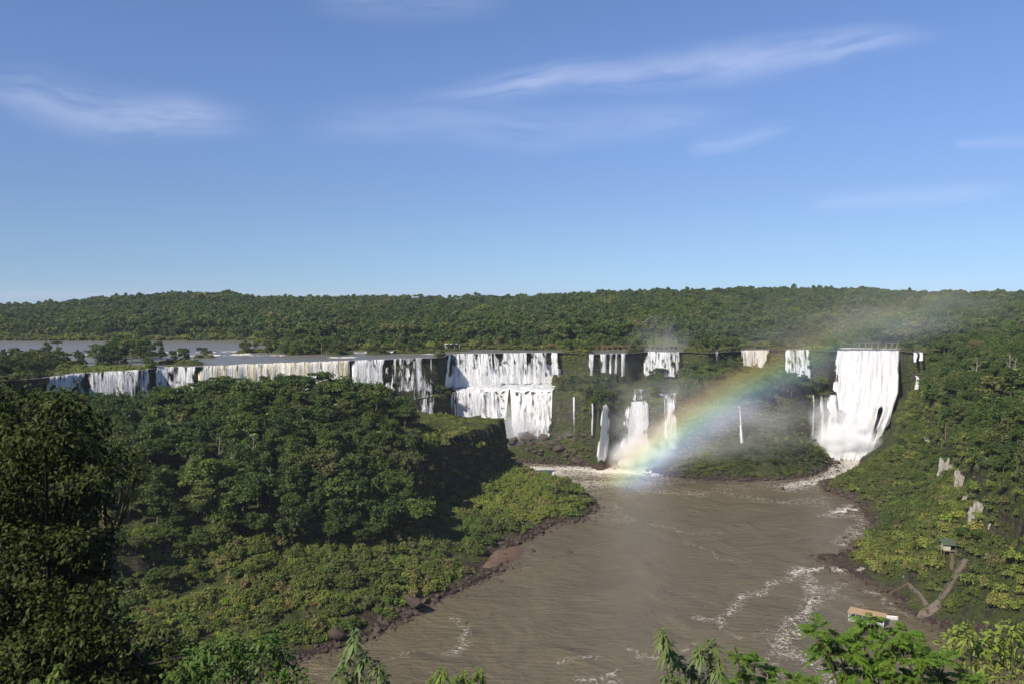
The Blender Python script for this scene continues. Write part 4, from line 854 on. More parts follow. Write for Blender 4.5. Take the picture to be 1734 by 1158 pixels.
# points along the banks
r = np.random.default_rng(55); rk = []
BPx = [at_z(*np.array(BANK[a:b]).T, 0.0)[:, :2] for a, b in ((2, 21), (44, 63), (25, 41))]
for ci, Pk in enumerate(BPx):
    d = np.concatenate([[0], np.cumsum(np.hypot(*np.diff(Pk, axis=0).T))]); n = int(d[-1] * (5.0 if ci != 1 else 4.0))
    q = r.uniform(0, d[-1], n); X = np.interp(q, d, Pk[:, 0]); Y = np.interp(q, d, Pk[:, 1]); off = r.exponential(4.2, n) - 1.0; th = r.uniform(0, 6.28, n)
    X = X + np.cos(th) * off; Y = Y + np.sin(th) * off; z = np.maximum(H(X, Y), -.3); s = r.uniform(.35, 1.15, n) * np.where(r.random(n) < .15, 2.0, 1)
    for i in range(n): rk.append((X[i], Y[i], z[i] + .1 * s[i], s[i], s[i] * r.uniform(.8, 1.3), int(r.integers(4)), r.uniform(0, 6.28), 'LRM'[ci if ci < 2 else 2]))
r = np.random.default_rng(56)
for (u0, u1, v0, v1, n, s0, s1, zn) in ((858, 1005, 738, 782, 70, 1.2, 4.5, 'M'), (1110, 1260, 785, 808, 60, .8, 2.2, 'M'), (1445, 1560, 815, 900, 150, .5, 1.8, 'R'), (1480, 1600, 900, 1000, 60, .4, 1.2, 'R'), (1392, 1450, 815, 850, 50, .7, 2.0, 'R'), (330, 560, 1000, 1090, 70, .4, 1.2, 'L')):
    for _ in range(n):
        P0 = on_ground(r.uniform(u0, u1), r.uniform(v0, v1)); s_ = s0 + (s1 - s0) * r.random() ** 2.5; rk.append((P0[0], P0[1], float(H(P0[0], P0[1])) + .15 * s_, s_, s_ * r.uniform(.8, 1.3), int(r.integers(4)), r.uniform(0, 6.28), zn))
bigr = pick_big(rk, 280, .5); protoR = {}
ZR = {'L': 'dark brown boulder in the rocky strip along the left shore', 'R': 'brown boulder in the rocky strip along the right shore', 'M': 'dark wet boulder at the waterline below the falls'}
def rplace(u, v, z):
    if z == 'L': return 'on the left shore ' + ['near the bottom edge', 'beside the big waterline boulder', 'below the wide boulder', 'by the sand bank', 'at the grassy point'][np.searchsorted([570, 680, 800, 900], u)]
    if z == 'R': return 'on the right shore ' + ['by the dock', 'by the concrete slip', 'by the foam spit', 'near the rapids'][0 if v > 1040 else 1 if v > 985 else 2 if v > 900 else 3]
    return 'below the falls'
LABR = single_out([(i, pj(rk[i], 0)[0], ['brown', 'dark', 'jagged', 'blocky'][rk[i][5]], rplace(*pj(rk[i], 0), rk[i][7])) for i in sorted(bigr)], 'boulder')
for i in sorted(bigr):
    x, y, z, sz, sw, st, rz, zone = rk[i]; o = link('boulder', RK[st], loc=(x, y, z), rot=(0, 0, rz), scale=(sw, sw, sz)); tag(o, LABR[i], 'boulder', ZR[zone].replace('boulder', 'boulders')); protoR.setdefault(st, o)
gn_stuff('shore_rocks', 'broken brown rocks piled along both shores of the gorge', 'rocks', [p for i, p in enumerate(rk) if i not in bigr], [[protoR[k]] for k in range(4)])
for j, (u, v, z, s, lab) in enumerate(((1497, 722, 14, 6.5, 'tall dark rock between the big right fall and its side cascade'), (1418, 783, .5, 4.0, 'dark boulder in the white rapids, the larger of the pair'), (1438, 798, .3, 2.6, 'dark boulder in the white rapids nearer the right bank'), (1405, 770, 1, 3, 'dark boulder at the foot of the big right fall'), (1325, 827, .2, 2.6, 'low wet rock awash in the brown river left of the rapids'),
                                        (1352, 830, .1, 1.8, 'small wet rock awash beside the low rock left of the rapids'), (893, 741, 12, 7, 'tall grey boulder standing in the mist below the lower centre falls'), (868, 748, 9, 7.5, 'rounded grey boulder at the left of the misty boulder pile'), (922, 742, 12, 7, 'rounded grey boulder at the right of the misty boulder pile'),
                                        (638, 1066, 1, 2.6, 'large dark brown boulder at the waterline of the left shore'), (570, 1072, 4, 3.6, 'tall reddish boulder above the left shore'), (700, 1018, 5, 4.5, 'wide brown boulder on the left shore under the shrubs'))):
    P0 = at_z(u, v, z); o = link('boulder', RK[j % 4], loc=P0, rot=(0, 0, j), scale=(s, s * .9, s * 1.1)); tag(o, lab, 'boulder')
# pale cliff outcrops on the right slope and lower left
def outcrop_mesh(seed):
    r = np.random.default_rng(seed); b = MB()
    for k in range(11):
        n = 6; h = r.uniform(.5, 1.0); cx, cy = r.uniform(-1, 1), r.uniform(-.25, .35); w = r.uniform(.22, .50); th = np.sort(r.uniform(0, 6.28, n)); lv = []
        for q in np.linspace(-.6, 1, 7):
            ww = w * (1 - .35 * max(q, 0)) * r.uniform(.8, 1.15); lv.append(np.stack([cx + .05 * r.normal() + ww * np.cos(th), cy + ww * np.sin(th) * .9, q * h * 2.2 * (1 - .12 * np.cos(th))], 1))
        V = np.concatenate(lv + [lv[-1].mean(0)[None]]); i = np.arange(6)[:, None] * n; j = np.arange(n)[None]; j2 = (j + 1) % n
        b.add(V, np.stack([i + j, i + j2, i + n + j2, i + n + j], -1).reshape(-1, 4)); m0 = 7 * n; b.Q[-1] = np.concatenate([b.Q[-1], np.stack([m0 - n + j[0], m0 - n + j2[0], np.full(n, m0), np.full(n, m0)], 1) + b.n - len(V)])
    V = np.concatenate(b.V); Q = np.concatenate(b.Q); tri = Q[:, 2] == Q[:, 3]
    return mesh_np('rock_outcrop', V, [Q[~tri], Q[tri][:, :3]], (m_rockp,))
rp = [outcrop_mesh(130 + i) for i in range(3)]
for j, (u, v, w, h, lab) in enumerate(((1612, 800, 3.0, 7, 'upper pale rock buttress on the right hillside'), (1627, 826, 2.6, 8, 'streaked white rock face in the middle of the right hillside'), (1655, 878, 2.0, 7.5, 'tall white rock pillar below the trees on the right hillside'), (1590, 765, 2.2, 3.5, 'small pale rock outcrop high above the right shore'),
                                           (1601, 785, .9, 3.5, 'thin white rock sliver on the right hillside'), (1682, 890, .8, 2.5, 'little white rock beside the tall pillar on the right'), (1576, 745, 1.8, 2.2, 'brownish outcrop near the top of the right talus'),
                                           (205, 1015, 3.4, 4.5, 'pale rock wall low on the left slope behind the dark tree'), (165, 1022, 3, 3.5, 'pale broken rock wall seen through the dark tree'), (60, 1015, 4, 4.0, 'pale rock face at the left edge behind the dark tree'), (245, 980, 1.0, 1.6, 'small bright rock above the pale wall on the left slope'),
                                           (1461, 966, 1.6, 2.2, 'cream coloured rock above the right shore'), (1535, 978, 1.4, 1.4, 'pale brown rock above the stepped path'), (1692, 1000, .9, .9, 'little pale rock in the shrubs at the far right'), (1640, 848, 1.4, 4, 'narrow white rock rib between the two tall pale rock faces'))):
    P0 = on_ground(u, v); o = link('rock_outcrop', rp[j % 3], loc=P0 - np.array([0, -1.2, 1.2]), rot=(0.0, 0, -.6 + .5 * math.sin(j * 2) + (1.0 if u < 300 else 0)), scale=(w * 1.35, w * 1.2, h * 1.15 / 2.2)); tag(o, lab, 'rock')

# ------------------------------------------------------------------ paths and the concrete slip on the right bank
m_conc = plainmat('worn_concrete', (0.17, 0.14, 0.105), 0.95, 0.9, .5, bmp=.1); m_dirt = plainmat('red_dirt', (0.11, 0.075, 0.05), 0.95, 0.5, .4)
def ribbon(name, P2, w, mat, lift=.12, step=None, thick=.5):
    P2 = np.asarray(P2, float); d = np.concatenate([[0], np.cumsum(np.hypot(*np.diff(P2, axis=0).T))]); n = max(int(d[-1] / .8), 4); q = np.linspace(0, d[-1], n)
    X = np.interp(q, d, P2[:, 0]); Y = np.interp(q, d, P2[:, 1]); T = np.gradient(np.stack([X, Y], 1), axis=0); T /= np.linalg.norm(T, axis=1)[:, None]; Nn = np.stack([-T[:, 1], T[:, 0]], 1)
    Z = np.max([H(X + Nn[:, 0] * k * w / 2, Y + Nn[:, 1] * k * w / 2) for k in (-1, 0, 1)], 0) * .5 + .5 * H(X, Y) + lift
    if step: Z = np.round(Z / step) * step
    V = []
    for k, dz in ((-1, -thick * 3), (-1, 0), (1, 0), (1, -thick * 3)): k = k * (.75 + .7 * vn(q / 2.2 + k * 9, 0 * q, 3)); V.append(np.stack([X + Nn[:, 0] * k * w / 2, Y + Nn[:, 1] * k * w / 2, Z + dz], 1))
    o = link(name, mesh_np(name, np.concatenate(V), gridfaces(4, n), (mat,))); return o
g2 = lambda L, z: np.array([on_ground(*q) for q in L])[:, :2]
tag(ribbon('path', g2([(1556, 1052), (1575, 1034), (1592, 1018)], 1.5), 4.6, m_conc), kind='structure')
tag(ribbon('path', g2([(1572, 1026), (1556, 1004), (1540, 990)], 4), 1.2, m_conc), kind='structure')
tag(ribbon('path', g2([(1505, 1008), (1520, 996), (1540, 985)], 3.5), 1.2, m_dirt), kind='structure')
tag(ribbon('path', g2([(1612, 968), (1613, 950), (1612, 932)], 13), 1.3, m_dirt), kind='structure')
tag(ribbon('path', g2([(1492, 930), (1488, 955), (1500, 975)], 9), 1.6, m_dirt), kind='structure')
def flight(L, lab):
    P_ = np.array([on_ground(*q) for q in L])[:, :2]; d = np.concatenate([[0], np.cumsum(np.hypot(*np.diff(P_, axis=0).T))]); n = int(d[-1] / .45)
    q = np.linspace(0, d[-1], n); X = np.interp(q, d, P_[:, 0]); Y = np.interp(q, d, P_[:, 1]); T = np.gradient(np.stack([X, Y], 1), axis=0); Z = np.maximum.accumulate(H(X, Y) + .25); e = link('steps', None, loc=(X[0], Y[0], Z[0])); tag(e, lab, 'steps')
    b = MB(); 
    for i in range(n): b.box((X[i] - X[0], Y[i] - Y[0], Z[i] - Z[0] - .3), (.5, 2.0, .9), rz=math.atan2(T[i, 1], T[i, 0]))
    b.obj('treads', m_conc, e); b = MB()
    for i in range(0, n, 4):
        nn = np.array([-T[i, 1], T[i, 0]]) / np.hypot(*T[i]); b.box((X[i] - X[0] + nn[0], Y[i] - Y[0] + nn[1], Z[i] - Z[0] + .6), (.08, .08, 1.0))
    b.tube([(X[i] - X[0] - T[i, 1] / np.hypot(*T[i]), Y[i] - Y[0] + T[i, 0] / np.hypot(*T[i]), Z[i] - Z[0] + 1.1) for i in range(0, n, 4)], .04, 4); b.obj('handrail', m_rail, e)
m_rail = plainmat('weathered_rail', (.25, .23, .2), .8, .4)
flight([(1594, 1014), (1612, 988), (1624, 968), (1636, 948)], 'worn concrete steps with a handrail climbing from the slip towards the hut')
# sand bank on the left shore
m_sand = plainmat('brown_sand', (0.15, 0.098, 0.066), 0.95, 0.5, .3)
c0 = at_z(832, 945, 1.2); th = np.linspace(0, 6.28, 41)[:-1]; V = [[0, 0, 1.5]] + [[math.cos(a) * 7.5 * (1 + .2 * math.sin(3 * a)), math.sin(a) * 26 * (1 + .12 * math.sin(2 * a + 1)), -1.0] for a in th]
V1 = [[v[0] * .6, v[1] * .6, 1.1] for v in V[1:]]; V = np.array(V + V1)
k = np.arange(40); Fq = [np.stack([1 + k, 1 + (k + 1) % 40, 41 + (k + 1) % 40, 41 + k], 1), np.stack([0 * k, 41 + k, 41 + (k + 1) % 40], 1)]
tag(link('sand_bank', mesh_np('sand_bank', V, Fq, (m_sand,), smooth=True), loc=(c0[0] + 4, c0[1] + 2, 0.4), rot=(0, 0, -.35)), kind='structure')

# ------------------------------------------------------------------ hut, pontoon, boat, walkways
m_groof = plainmat('green_painted_roof', (0.085, 0.11, 0.075), 0.7, .4, 1.0); m_wood = plainmat('grey_wood', (0.20, 0.17, 0.13), 0.9, .5, 1.2); m_beige = plainmat('beige_panel', (0.42, 0.40, 0.30), 0.8, .2); m_dark = plainmat('dark_interior', (0.03, 0.03, 0.03), .9)
P0 = on_ground(1611, 936); hz = P0[2] + 1.2
hut = link('riverside_hut', None, loc=(P0[0], P0[1], hz), rot=(0, 0, R(-12)), scale=1.0); tag(hut, 'small wooden hut with a sloping green roof on the right bank', 'hut')
b = MB(); b.box((0, 0, .1), (6.6, 3.8, .2)); b.obj('floor', m_wood, hut)
b = MB()
for x in (-3.1, -1, 1, 3.1):
    for y in (-1.7, 1.7): b.box((x, y, (3.4 if y > 0 else 2.75) / 2 - 1.5), (.16, .16, (3.4 if y > 0 else 2.75) + 3.0))
b.obj('posts', m_wood, hut)
b = MB(); b.box((-2.0, -1.78, 1.1), (2.3, .1, 1.6)); b.box((-3.18, 0, 1.2), (.1, 3.5, 1.9)); b.obj('panel', m_beige, hut)
b = MB(); b.box((.2, 1.55, 1.5), (6.2, .1, 2.6)); b.obj('back_wall', m_dark, hut)
b = MB()
for z_ in (.6, 1.0): b.box((1.4, -1.8, z_), (3.6, .07, .07))
b.obj('railing', m_wood, hut)
b = MB(); ang = R(14); Mr = [[1, 0, 0], [0, math.cos(ang), -math.sin(ang)], [0, math.sin(ang), math.cos(ang)]]; b.box((0, 0, 3.15), (7.6, 5.0, .12), M=Mr)
for x in np.arange(-3.7, 3.8, .5): b.box((x, 0, 3.15), (.06, 5.0, .24), M=Mr) if False else b.add(np.array([[x + dx, dy * math.cos(ang) - dz * math.sin(ang), 3.15 + dy * math.sin(ang) + dz * math.cos(ang)] for dx in (-.04, .04) for dy in (-2.5, 2.5) for dz in (.02, .13)]), [[0, 1, 3, 2], [4, 6, 7, 5], [0, 4, 5, 1], [2, 3, 7, 6], [0, 2, 6, 4], [1, 5, 7, 3]])
b.obj('roof', m_groof, hut)
b = MB(); b.box((1.3, -2.3, -1.0), (1.4, .8, 1.6)); b.obj('steps', m_wood, hut)

m_tan = plainmat('tan_canopy', (0.42, 0.29, 0.17), 0.85, .35, .5); m_white = plainmat('white_paint', (0.70, 0.70, 0.68), 0.6, .25, 2.0); m_deck = plainmat('deck', (0.30, 0.29, 0.27), .85, .4)
P0 = at_z(1468, 1052, 0.0)
dk = link('floating_dock', None, loc=(P0[0], P0[1], 0), rot=(0, 0, R(-33)), scale=.9); tag(dk, 'floating dock with a flat tan canopy on white posts near the right bank', 'floating dock')
LX, LYd = 13.5, 6.0
b = MB(); b.box((0, 0, .35), (LX, LYd, .7)); b.obj('pontoon', m_deck, dk)
for x in np.linspace(-LX / 2 + .2, LX / 2 - .2, 6):
    for y in (-LYd / 2 + .15, LYd / 2 - .15):
        b = MB(); b.box((x, y, 2.2), (.13, .13, 3.0)); b.obj('post', m_white, dk)
b = MB(); b.box((0, 0, 3.75), (LX + .5, LYd + .5, .14)); b.box((0, -LYd / 2 - .2, 3.62), (LX + .5, .1, .32)); b.box((0, LYd / 2 + .2, 3.62), (LX + .5, .1, .32)); b.obj('canopy', m_tan, dk)
b = MB()
for y in (-LYd / 2 + .15, LYd / 2 - .15):
    for z_ in (1.15, 1.6): b.box((0, y, z_), (LX - .4, .06, .06))
    for x in np.linspace(-LX / 2 + .3, LX / 2 - .3, 24): b.box((x, y, 1.15), (.04, .04, .95))
for x in (-LX / 2 + .2, LX / 2 - .2):
    for z_ in (1.15, 1.6): b.box((x, 0, z_), (.06, LYd - .4, .06))
b.obj('railing', m_white, dk)
b = MB()
for x in (-3.5, -1, 1.5, 4): b.box((x, .6, 1.1), (1.6, .5, .1)); b.box((x, .85, 1.4), (1.6, .08, .5)); b.box((x, .6, .85), (1.5, .08, .4))
b.obj('bench', m_white, dk)
def boat(P0, rz, L, lab, col):
    e = link('motor_boat', None, loc=(P0[0], P0[1], .1), rot=(0, 0, rz)); tag(e, lab, 'boat')
    n = 14; s = np.linspace(0, 1, n); wdt = L * .16 * np.minimum(1, (1 - s) * 2.4) ** .6; V = []
    for k, (f_, z_) in enumerate(((0, -.25), (.75, -.1), (1, .75), (.82, .72), (.7, .15), (0, .15))):
        V.append(np.stack([(s - .5) * L, wdt * f_, z_ + .45 * s ** 3 * (z_ > .5)], 1))
    V = np.concatenate(V); Vm = V * np.array([1, -1, 1]); Fq = gridfaces(6, n)
    link('hull', mesh_np('hull', np.concatenate([V, Vm]), np.concatenate([Fq, Fq[:, ::-1] + len(V)]), (col,), smooth=False), e)
    b = MB()
    for x in (-.2, .0, .2): b.box((x * L, 0, .5), (.4, L * .24, .1))
    b.obj('seats', m_deck, e); b = MB(); b.box((-L / 2 - .15, 0, .75), (.35, .35, .7)); b.box((-L / 2 - .2, 0, .1), (.15, .12, .8)); b.obj('outboard_motor', m_dark, e)
boat(at_z(1507, 1047, 0), R(-20), 5.5, 'small pale motor boat moored at the right end of the floating dock', m_white)

m_rust = plainmat('rusty_rail', (0.20, 0.11, 0.08), .9, .4); m_cpath = plainmat('grey_concrete', (0.22, 0.20, 0.18), .9, .3)
def walkway(u0, v0, u1, v1, z, lab, mat, deckmat, npost):
    A = at_z(u0, v0, z); B = at_z(u1, v1, z); L = np.hypot(*(B - A)[:2]); e = link('walkway', None, loc=(*((A + B)[:2] / 2), z), rot=(0, 0, math.atan2(B[1] - A[1], B[0] - A[0]))); tag(e, lab, 'walkway')
    b = MB(); b.box((0, 0, 0), (L, 1.8, .35)); b.obj('deck', deckmat, e)
    for y in (-.85, .85):
        b = MB()
        for z_ in (.55, 1.1): b.box((0, y, z_ + .1), (L, .05, .05))
        for x in np.linspace(-L / 2 + .1, L / 2 - .1, int(L / 2.2)): b.box((x, y, .62), (.06, .06, 1.0))
        b.obj('railing', mat, e)
    for x in np.linspace(-L / 2 + 1.5, L / 2 - 1.5, npost):
        b = MB(); b.box((x, 0, -2.4), (.6, 1.2, 4.5)); b.obj('pier', deckmat, e)
walkway(998, 587, 1076, 587, 76.5, 'long rusty red walkway on piers between the centre and the rectangular fall', m_rust, m_rust, 9)
walkway(1098, 586, 1152, 586, 75.0, 'dim grey walkway right behind the rectangular waterfall', m_cpath, m_cpath, 7)
walkway(1452, 581, 1490, 581, 77.5, 'left section of pale concrete walkway above the big right fall', m_cpath, m_cpath, 4)
walkway(1498, 581, 1522, 581, 77.5, 'right section of pale concrete walkway above the big right fall', m_cpath, m_cpath, 3)
walkway(1556, 588, 1577, 588, 74.5, 'short pale walkway right of the big fall', m_cpath, m_cpath, 3)
walkway(1274, 584, 1290, 584, 75.0, 'short dark walkway above the small cream waterfall', m_rust, m_rust, 3)
P0 = at_z(766, 583, 78.0); e = link('viewing_shelter', None, loc=(P0[0], P0[1], 74.5)); tag(e, 'low shelter with a long white roof in the trees behind the centre falls', 'shelter')
b = MB(); b.box((0, 0, 3.9), (13, 4, .35)); b.obj('roof', m_white, e); b = MB(); b.box((0, 1.5, 1.9), (12, .2, 3.6)); b.obj('wall', m_wood, e)
for x in (-6, -2, 2, 6): b = MB(); b.box((x, -1.7, 1.8), (.25, .25, 3.9)); b.obj('post', m_white, e)

# ------------------------------------------------------------------ foreground plants on the near slope
def leaves(C, A, U, Ln, Wd, droop):
    """strips of 3 quads: C base points, A direction, U up, length, width, droop"""
    n = len(C); A = A / (np.linalg.norm(A, axis=1)[:, None] + 1e-9); Sd = np.cross(A, U); Sd /= np.linalg.norm(Sd, axis=1)[:, None] + 1e-9; U = np.cross(Sd, A)
    V = []
    for q, w in ((0, .25), (.35, 1), (.7, .8), (1, .05)):
        P_ = C + A * (Ln * q)[:, None] + np.array([0, 0, -1.0]) * (droop * Ln * q * q)[:, None]
        V += [P_ - Sd * (Wd * w * .5)[:, None] + U * (Wd * w * .15)[:, None], P_ + Sd * (Wd * w * .5)[:, None] + U * (Wd * w * .15)[:, None]]
    V = np.stack(V, 1).reshape(-1, 3); k = np.arange(n)[:, None] * 8; Fq = np.concatenate([k + np.array([[a, a + 1, a + 3, a + 2]]) for a in (0, 2, 4)])
    return V, Fq
def near_plant(name, lab, cat, clumps, style, mat, base, seed, rad=26, stem_r=.05, group=None, bark=None):
    r = np.random.default_rng(seed); C = np.array([at_y(u, v, Y) for u, v, Y in clumps]); b0 = np.array([base[0], base[1], float(near(base[0], base[1])) - .2])
    e = link(name, None, loc=b0); tag(e, lab, cat, group); C = C - b0; st = MB(); Vs, Fs, off = [], [], 0
    hub = C.mean(0) * (np.array([.9, .9, .8]) if style == 'tiny' else np.array([.7, .7, .45])); st.tube([(0, 0, -.5), hub * .5 + r.normal(size=3) * .05, hub], [stem_r * 1.5, stem_r * 1.2, stem_r], 6)
    for c, (u, v, Y) in zip(C, clumps):
        if style == 'tiny' and r.random() < .85: m_ = c - (0, 0, .6); st.tube([c - (c - hub) * .12, m_, c], [.05, .04, .02], 4)
        m_ = (hub + c) / 2 + np.array([0, 0, -.12 * np.linalg.norm(c - hub)]); (None if style == 'tiny' and r.random() < .8 else st.tube([hub, m_, c], [stem_r * .7, stem_r * .45, stem_r * .2] if style != 'tiny' else [.22, .12, .05], 5)); R_ = rad / F * Y
        if style == 'tiny':
            n = 230; d = sph(n, r); P_ = c + d * R_ * (r.random(n) ** .5)[:, None] * np.array([1.2, 1.2, .7]); A = d * .5 + r.normal(size=(n, 3)) * .6; ln = R_ * .24 * r.uniform(.6, 1.3, n); V_, F_ = leaves(P_, A, np.tile([0, -.3, 1.], (n, 1)) + r.normal(size=(n, 3)) * .4, ln, ln * .5, np.full(n, .3)); Vs.append(V_); Fs.append(F_ + off); off += len(V_)
        elif style == 'feather':
            for k in range(20):
                d = sph(1, r)[0]; d[2] = d[2] * .5 + .25; d /= np.linalg.norm(d); L = R_ * r.uniform(.8, 1.5); nL = 20; q = np.linspace(.1, 1, nL); o0 = c + d * R_ * r.uniform(0, .3)
                P_ = o0 + d * (q * L)[:, None] + np.array([0, 0, -.35]) * (q * q * L)[:, None]; sd_ = np.cross(d, [0, 0, 1.]); sd_ /= np.linalg.norm(sd_)
                for sg in (-1, 1):
                    A = sd_ * sg + d * .55 + r.normal(size=(nL, 3)) * .12; ln = L * .38 * (1 - .6 * np.abs(q - .45)); V_, F_ = leaves(P_, A, np.tile([0, 0, 1.], (nL, 1)) + r.normal(size=(nL, 3)) * .25, ln, ln * .22, np.full(nL, .35)); Vs.append(V_); Fs.append(F_ + off); off += len(V_)
        elif style == 'whorl':
            n = 46; q = r.random(n); th = r.uniform(0, 6.28, n); A = np.stack([np.cos(th), np.sin(th), .75 - 1.3 * q], 1); P_ = c + np.array([0, 0, 1.0]) * ((1 - q) * R_ * .9 - R_ * .3)[:, None] + A * .02
            ln = R_ * (.75 + .5 * q) * r.uniform(.7, 1.15, n); V_, F_ = leaves(P_, A, np.tile([0, 0, 1.], (n, 1)), ln, ln * .24, np.full(n, .55)); Vs.append(V_); Fs.append(F_ + off); off += len(V_)
        else:
            n = 75; d = sph(n, r); P_ = c + d * R_ * r.uniform(.25, 1.0, n)[:, None]; A = d * .6 + r.normal(size=(n, 3)) * .6; ln = R_ * .48 * r.uniform(.6, 1.2, n); V_, F_ = leaves(P_, A, np.tile([0, -.3, 1.], (n, 1)) + r.normal(size=(n, 3)) * .3, ln, ln * .45, np.full(n, .35)); Vs.append(V_); Fs.append(F_ + off); off += len(V_)
    st.obj('branches', bark or m_twig, e, smooth=True); link('leaves', mesh_np('leaves', np.concatenate(Vs), np.concatenate(Fs), (mat,)), e); return e
m_twig = plainmat('twig', (0.10, 0.08, 0.05), .9)
def nleaf(name, c1, c2, tr=.35): return leafmat(name, [(0, c1), (1, c2)], tr, 2.2, .3)
m_fea = nleaf('bright_feathery_leaves', (.11, .20, .02), (.13, .22, .024)); m_wh = nleaf('pale_narrow_leaves', (.15, .19, .06), (.17, .21, .07)); m_yg = nleaf('yellow_green_leaves', (.20, .26, .035), (.22, .27, .04)); m_dg = nleaf('glossy_green_leaves', (.05, .105, .014), (.06, .12, .016)); m_vd = leafmat('shade_painted_leaves', [(0, (.005, .009, .003)), (1, (.006, .010, .003))], .1, 1.2, .08)  # m_vd: shade over the left tree is put into its near-black leaf colour
J = lambda L, Y, s=1: [(u, v, Y + ((i * 37) % 11 - 5) * .12 * s) for i, (u, v) in enumerate(L)]
def fill(P_, n, Y0_, Y1_, seed):
    r = np.random.default_rng(seed); P_ = np.array(P_, float); o = []
    while len(o) < n:
        u, v = r.uniform(P_[:, 0].min(), P_[:, 0].max()), r.uniform(P_[:, 1].min(), P_[:, 1].max())
        if inpoly(P_, np.array(u), np.array(v)): o.append((u, v, r.uniform(Y0_, Y1_)))
    return o
near_plant('feathery_tree', 'bright green feathery leaved treetop in front of the floating dock', 'tree', J([(1385, 1068), (1412, 1080), (1395, 1102), (1440, 1108), (1472, 1052), (1460, 1078), (1498, 1084), (1530, 1070), (1552, 1090), (1510, 1112), (1462, 1130), (1562, 1114), (1600, 1118), (1420, 1138), (1500, 1145), (1550, 1148), (1590, 1150), (1450, 1160), (1640, 1150)], 24), 'feather', m_fea, (14.5, 25), 1, 24, .07)
near_plant('broadleaf_bush', 'yellowish green leafy bush in the bottom right corner', 'bush', J([(1635, 1072), (1665, 1090), (1692, 1078), (1718, 1068), (1612, 1088), (1700, 1112), (1738, 1095), (1650, 1116), (1728, 1140), (1680, 1145), (1760, 1120), (1755, 1150)], 27), 'broad', m_yg, (17.5, 27), 2, 24, .07)
near_plant('narrow_leaved_shrub', 'shrub with drooping pale narrow leaves at the bottom, the taller of two', 'shrub', J([(1122, 1078), (1132, 1100), (1150, 1122), (1185, 1108), (1205, 1096), (1170, 1140), (1214, 1128), (1132, 1148), (1195, 1155), (1150, 1160)], 18), 'whorl', m_wh, (4.2, 18), 3, 21, .03)
near_plant('narrow_leaved_shrub', 'lower shrub with pale drooping leaves between the taller one and the feathery treetop', 'shrub', J([(1250, 1112), (1278, 1120), (1302, 1132), (1262, 1140), (1300, 1152), (1345, 1150), (1232, 1158), (1372, 1156)], 20), 'feather', m_fea, (6.2, 20), 4, 17, .03)
near_plant('spire_shrub', 'spire shaped shrub with pale pointed leaves rising at the bottom over the river edge', 'shrub', J([(600, 1080), (598, 1098), (585, 1118), (616, 1118), (575, 1140), (606, 1140), (640, 1132), (652, 1154), (590, 1160), (625, 1162)], 16), 'whorl', m_wh, (-3.1, 16), 5, 19, .03)
near_plant('pale_leaved_shrub', 'small light green shrub just reaching into the bottom of the frame over the river', 'shrub', J([(748, 1140), (786, 1146), (812, 1142), (733, 1154), (770, 1158), (800, 1160)], 18), 'whorl', m_yg, (-1.3, 18), 6, 15, .025)
near_plant('glossy_bush', 'glossy green bush at the bottom left of the river edge', 'bush', J([(360, 1100), (388, 1088), (420, 1094), (452, 1084), (474, 1100), (404, 1118), (442, 1118), (484, 1124), (348, 1126), (378, 1142), (424, 1146), (468, 1150), (505, 1152), (330, 1112), (310, 1140), (290, 1158), (340, 1160)], 25), 'broad', m_dg, (-8.2, 25), 7, 24, .06)
near_plant('leafy_sprig', 'thin yellow green sprig at the bottom left corner', 'sprig', J([(100, 1132), (88, 1148), (60, 1158), (110, 1160)], 16), 'whorl', m_yg, (-9.0, 16), 8, 11, .02)
near_plant('dark_tree', 'large tree filling the left edge, its shade painted into the leaves', 'tree', fill([(-60, 650), (0, 650), (60, 662), (115, 680), (150, 715), (190, 750), (170, 830), (190, 900), (150, 960), (200, 1060), (330, 1120), (340, 1200), (-60, 1200)], 230, 38, 54, 9), 'tiny', m_vd, (-26, 46), 9, 40, .35, bark=plainmat('dark_bark', (.03, .025, .02), .9))
e = near_plant('bare_branched_tree', 'thin tree with pale bare branches beside the large shaded tree', 'tree', fill([(110, 740), (190, 720), (240, 790), (210, 860), (120, 830)], 22, 60, 66, 10), 'tiny', nleaf('dull_green_leaves', (.06, .075, .02), (.07, .08, .022)), (-34, 63), 10, 20, .14)
b = MB(); b0 = np.array(e.location[:])
for L in ([(60, 800, 60), (70, 765, 60), (88, 735, 60), (96, 722, 60)], [(78, 745, 60), (72, 728, 60)], [(85, 795, 60), (125, 800, 60), (150, 780, 60), (172, 765, 60), (178, 758, 60)], [(150, 782, 60), (185, 770, 60)], [(125, 800, 60), (160, 805, 60), (190, 812, 60)]):
    P_ = np.array([at_y(*q) for q in L]) - b0; b.tube(P_, np.linspace(.22, .05, len(P_)), 6)
b.obj('bare_branch', plainmat('pale_dead_wood', (.33, .29, .25), .9), e, smooth=True)

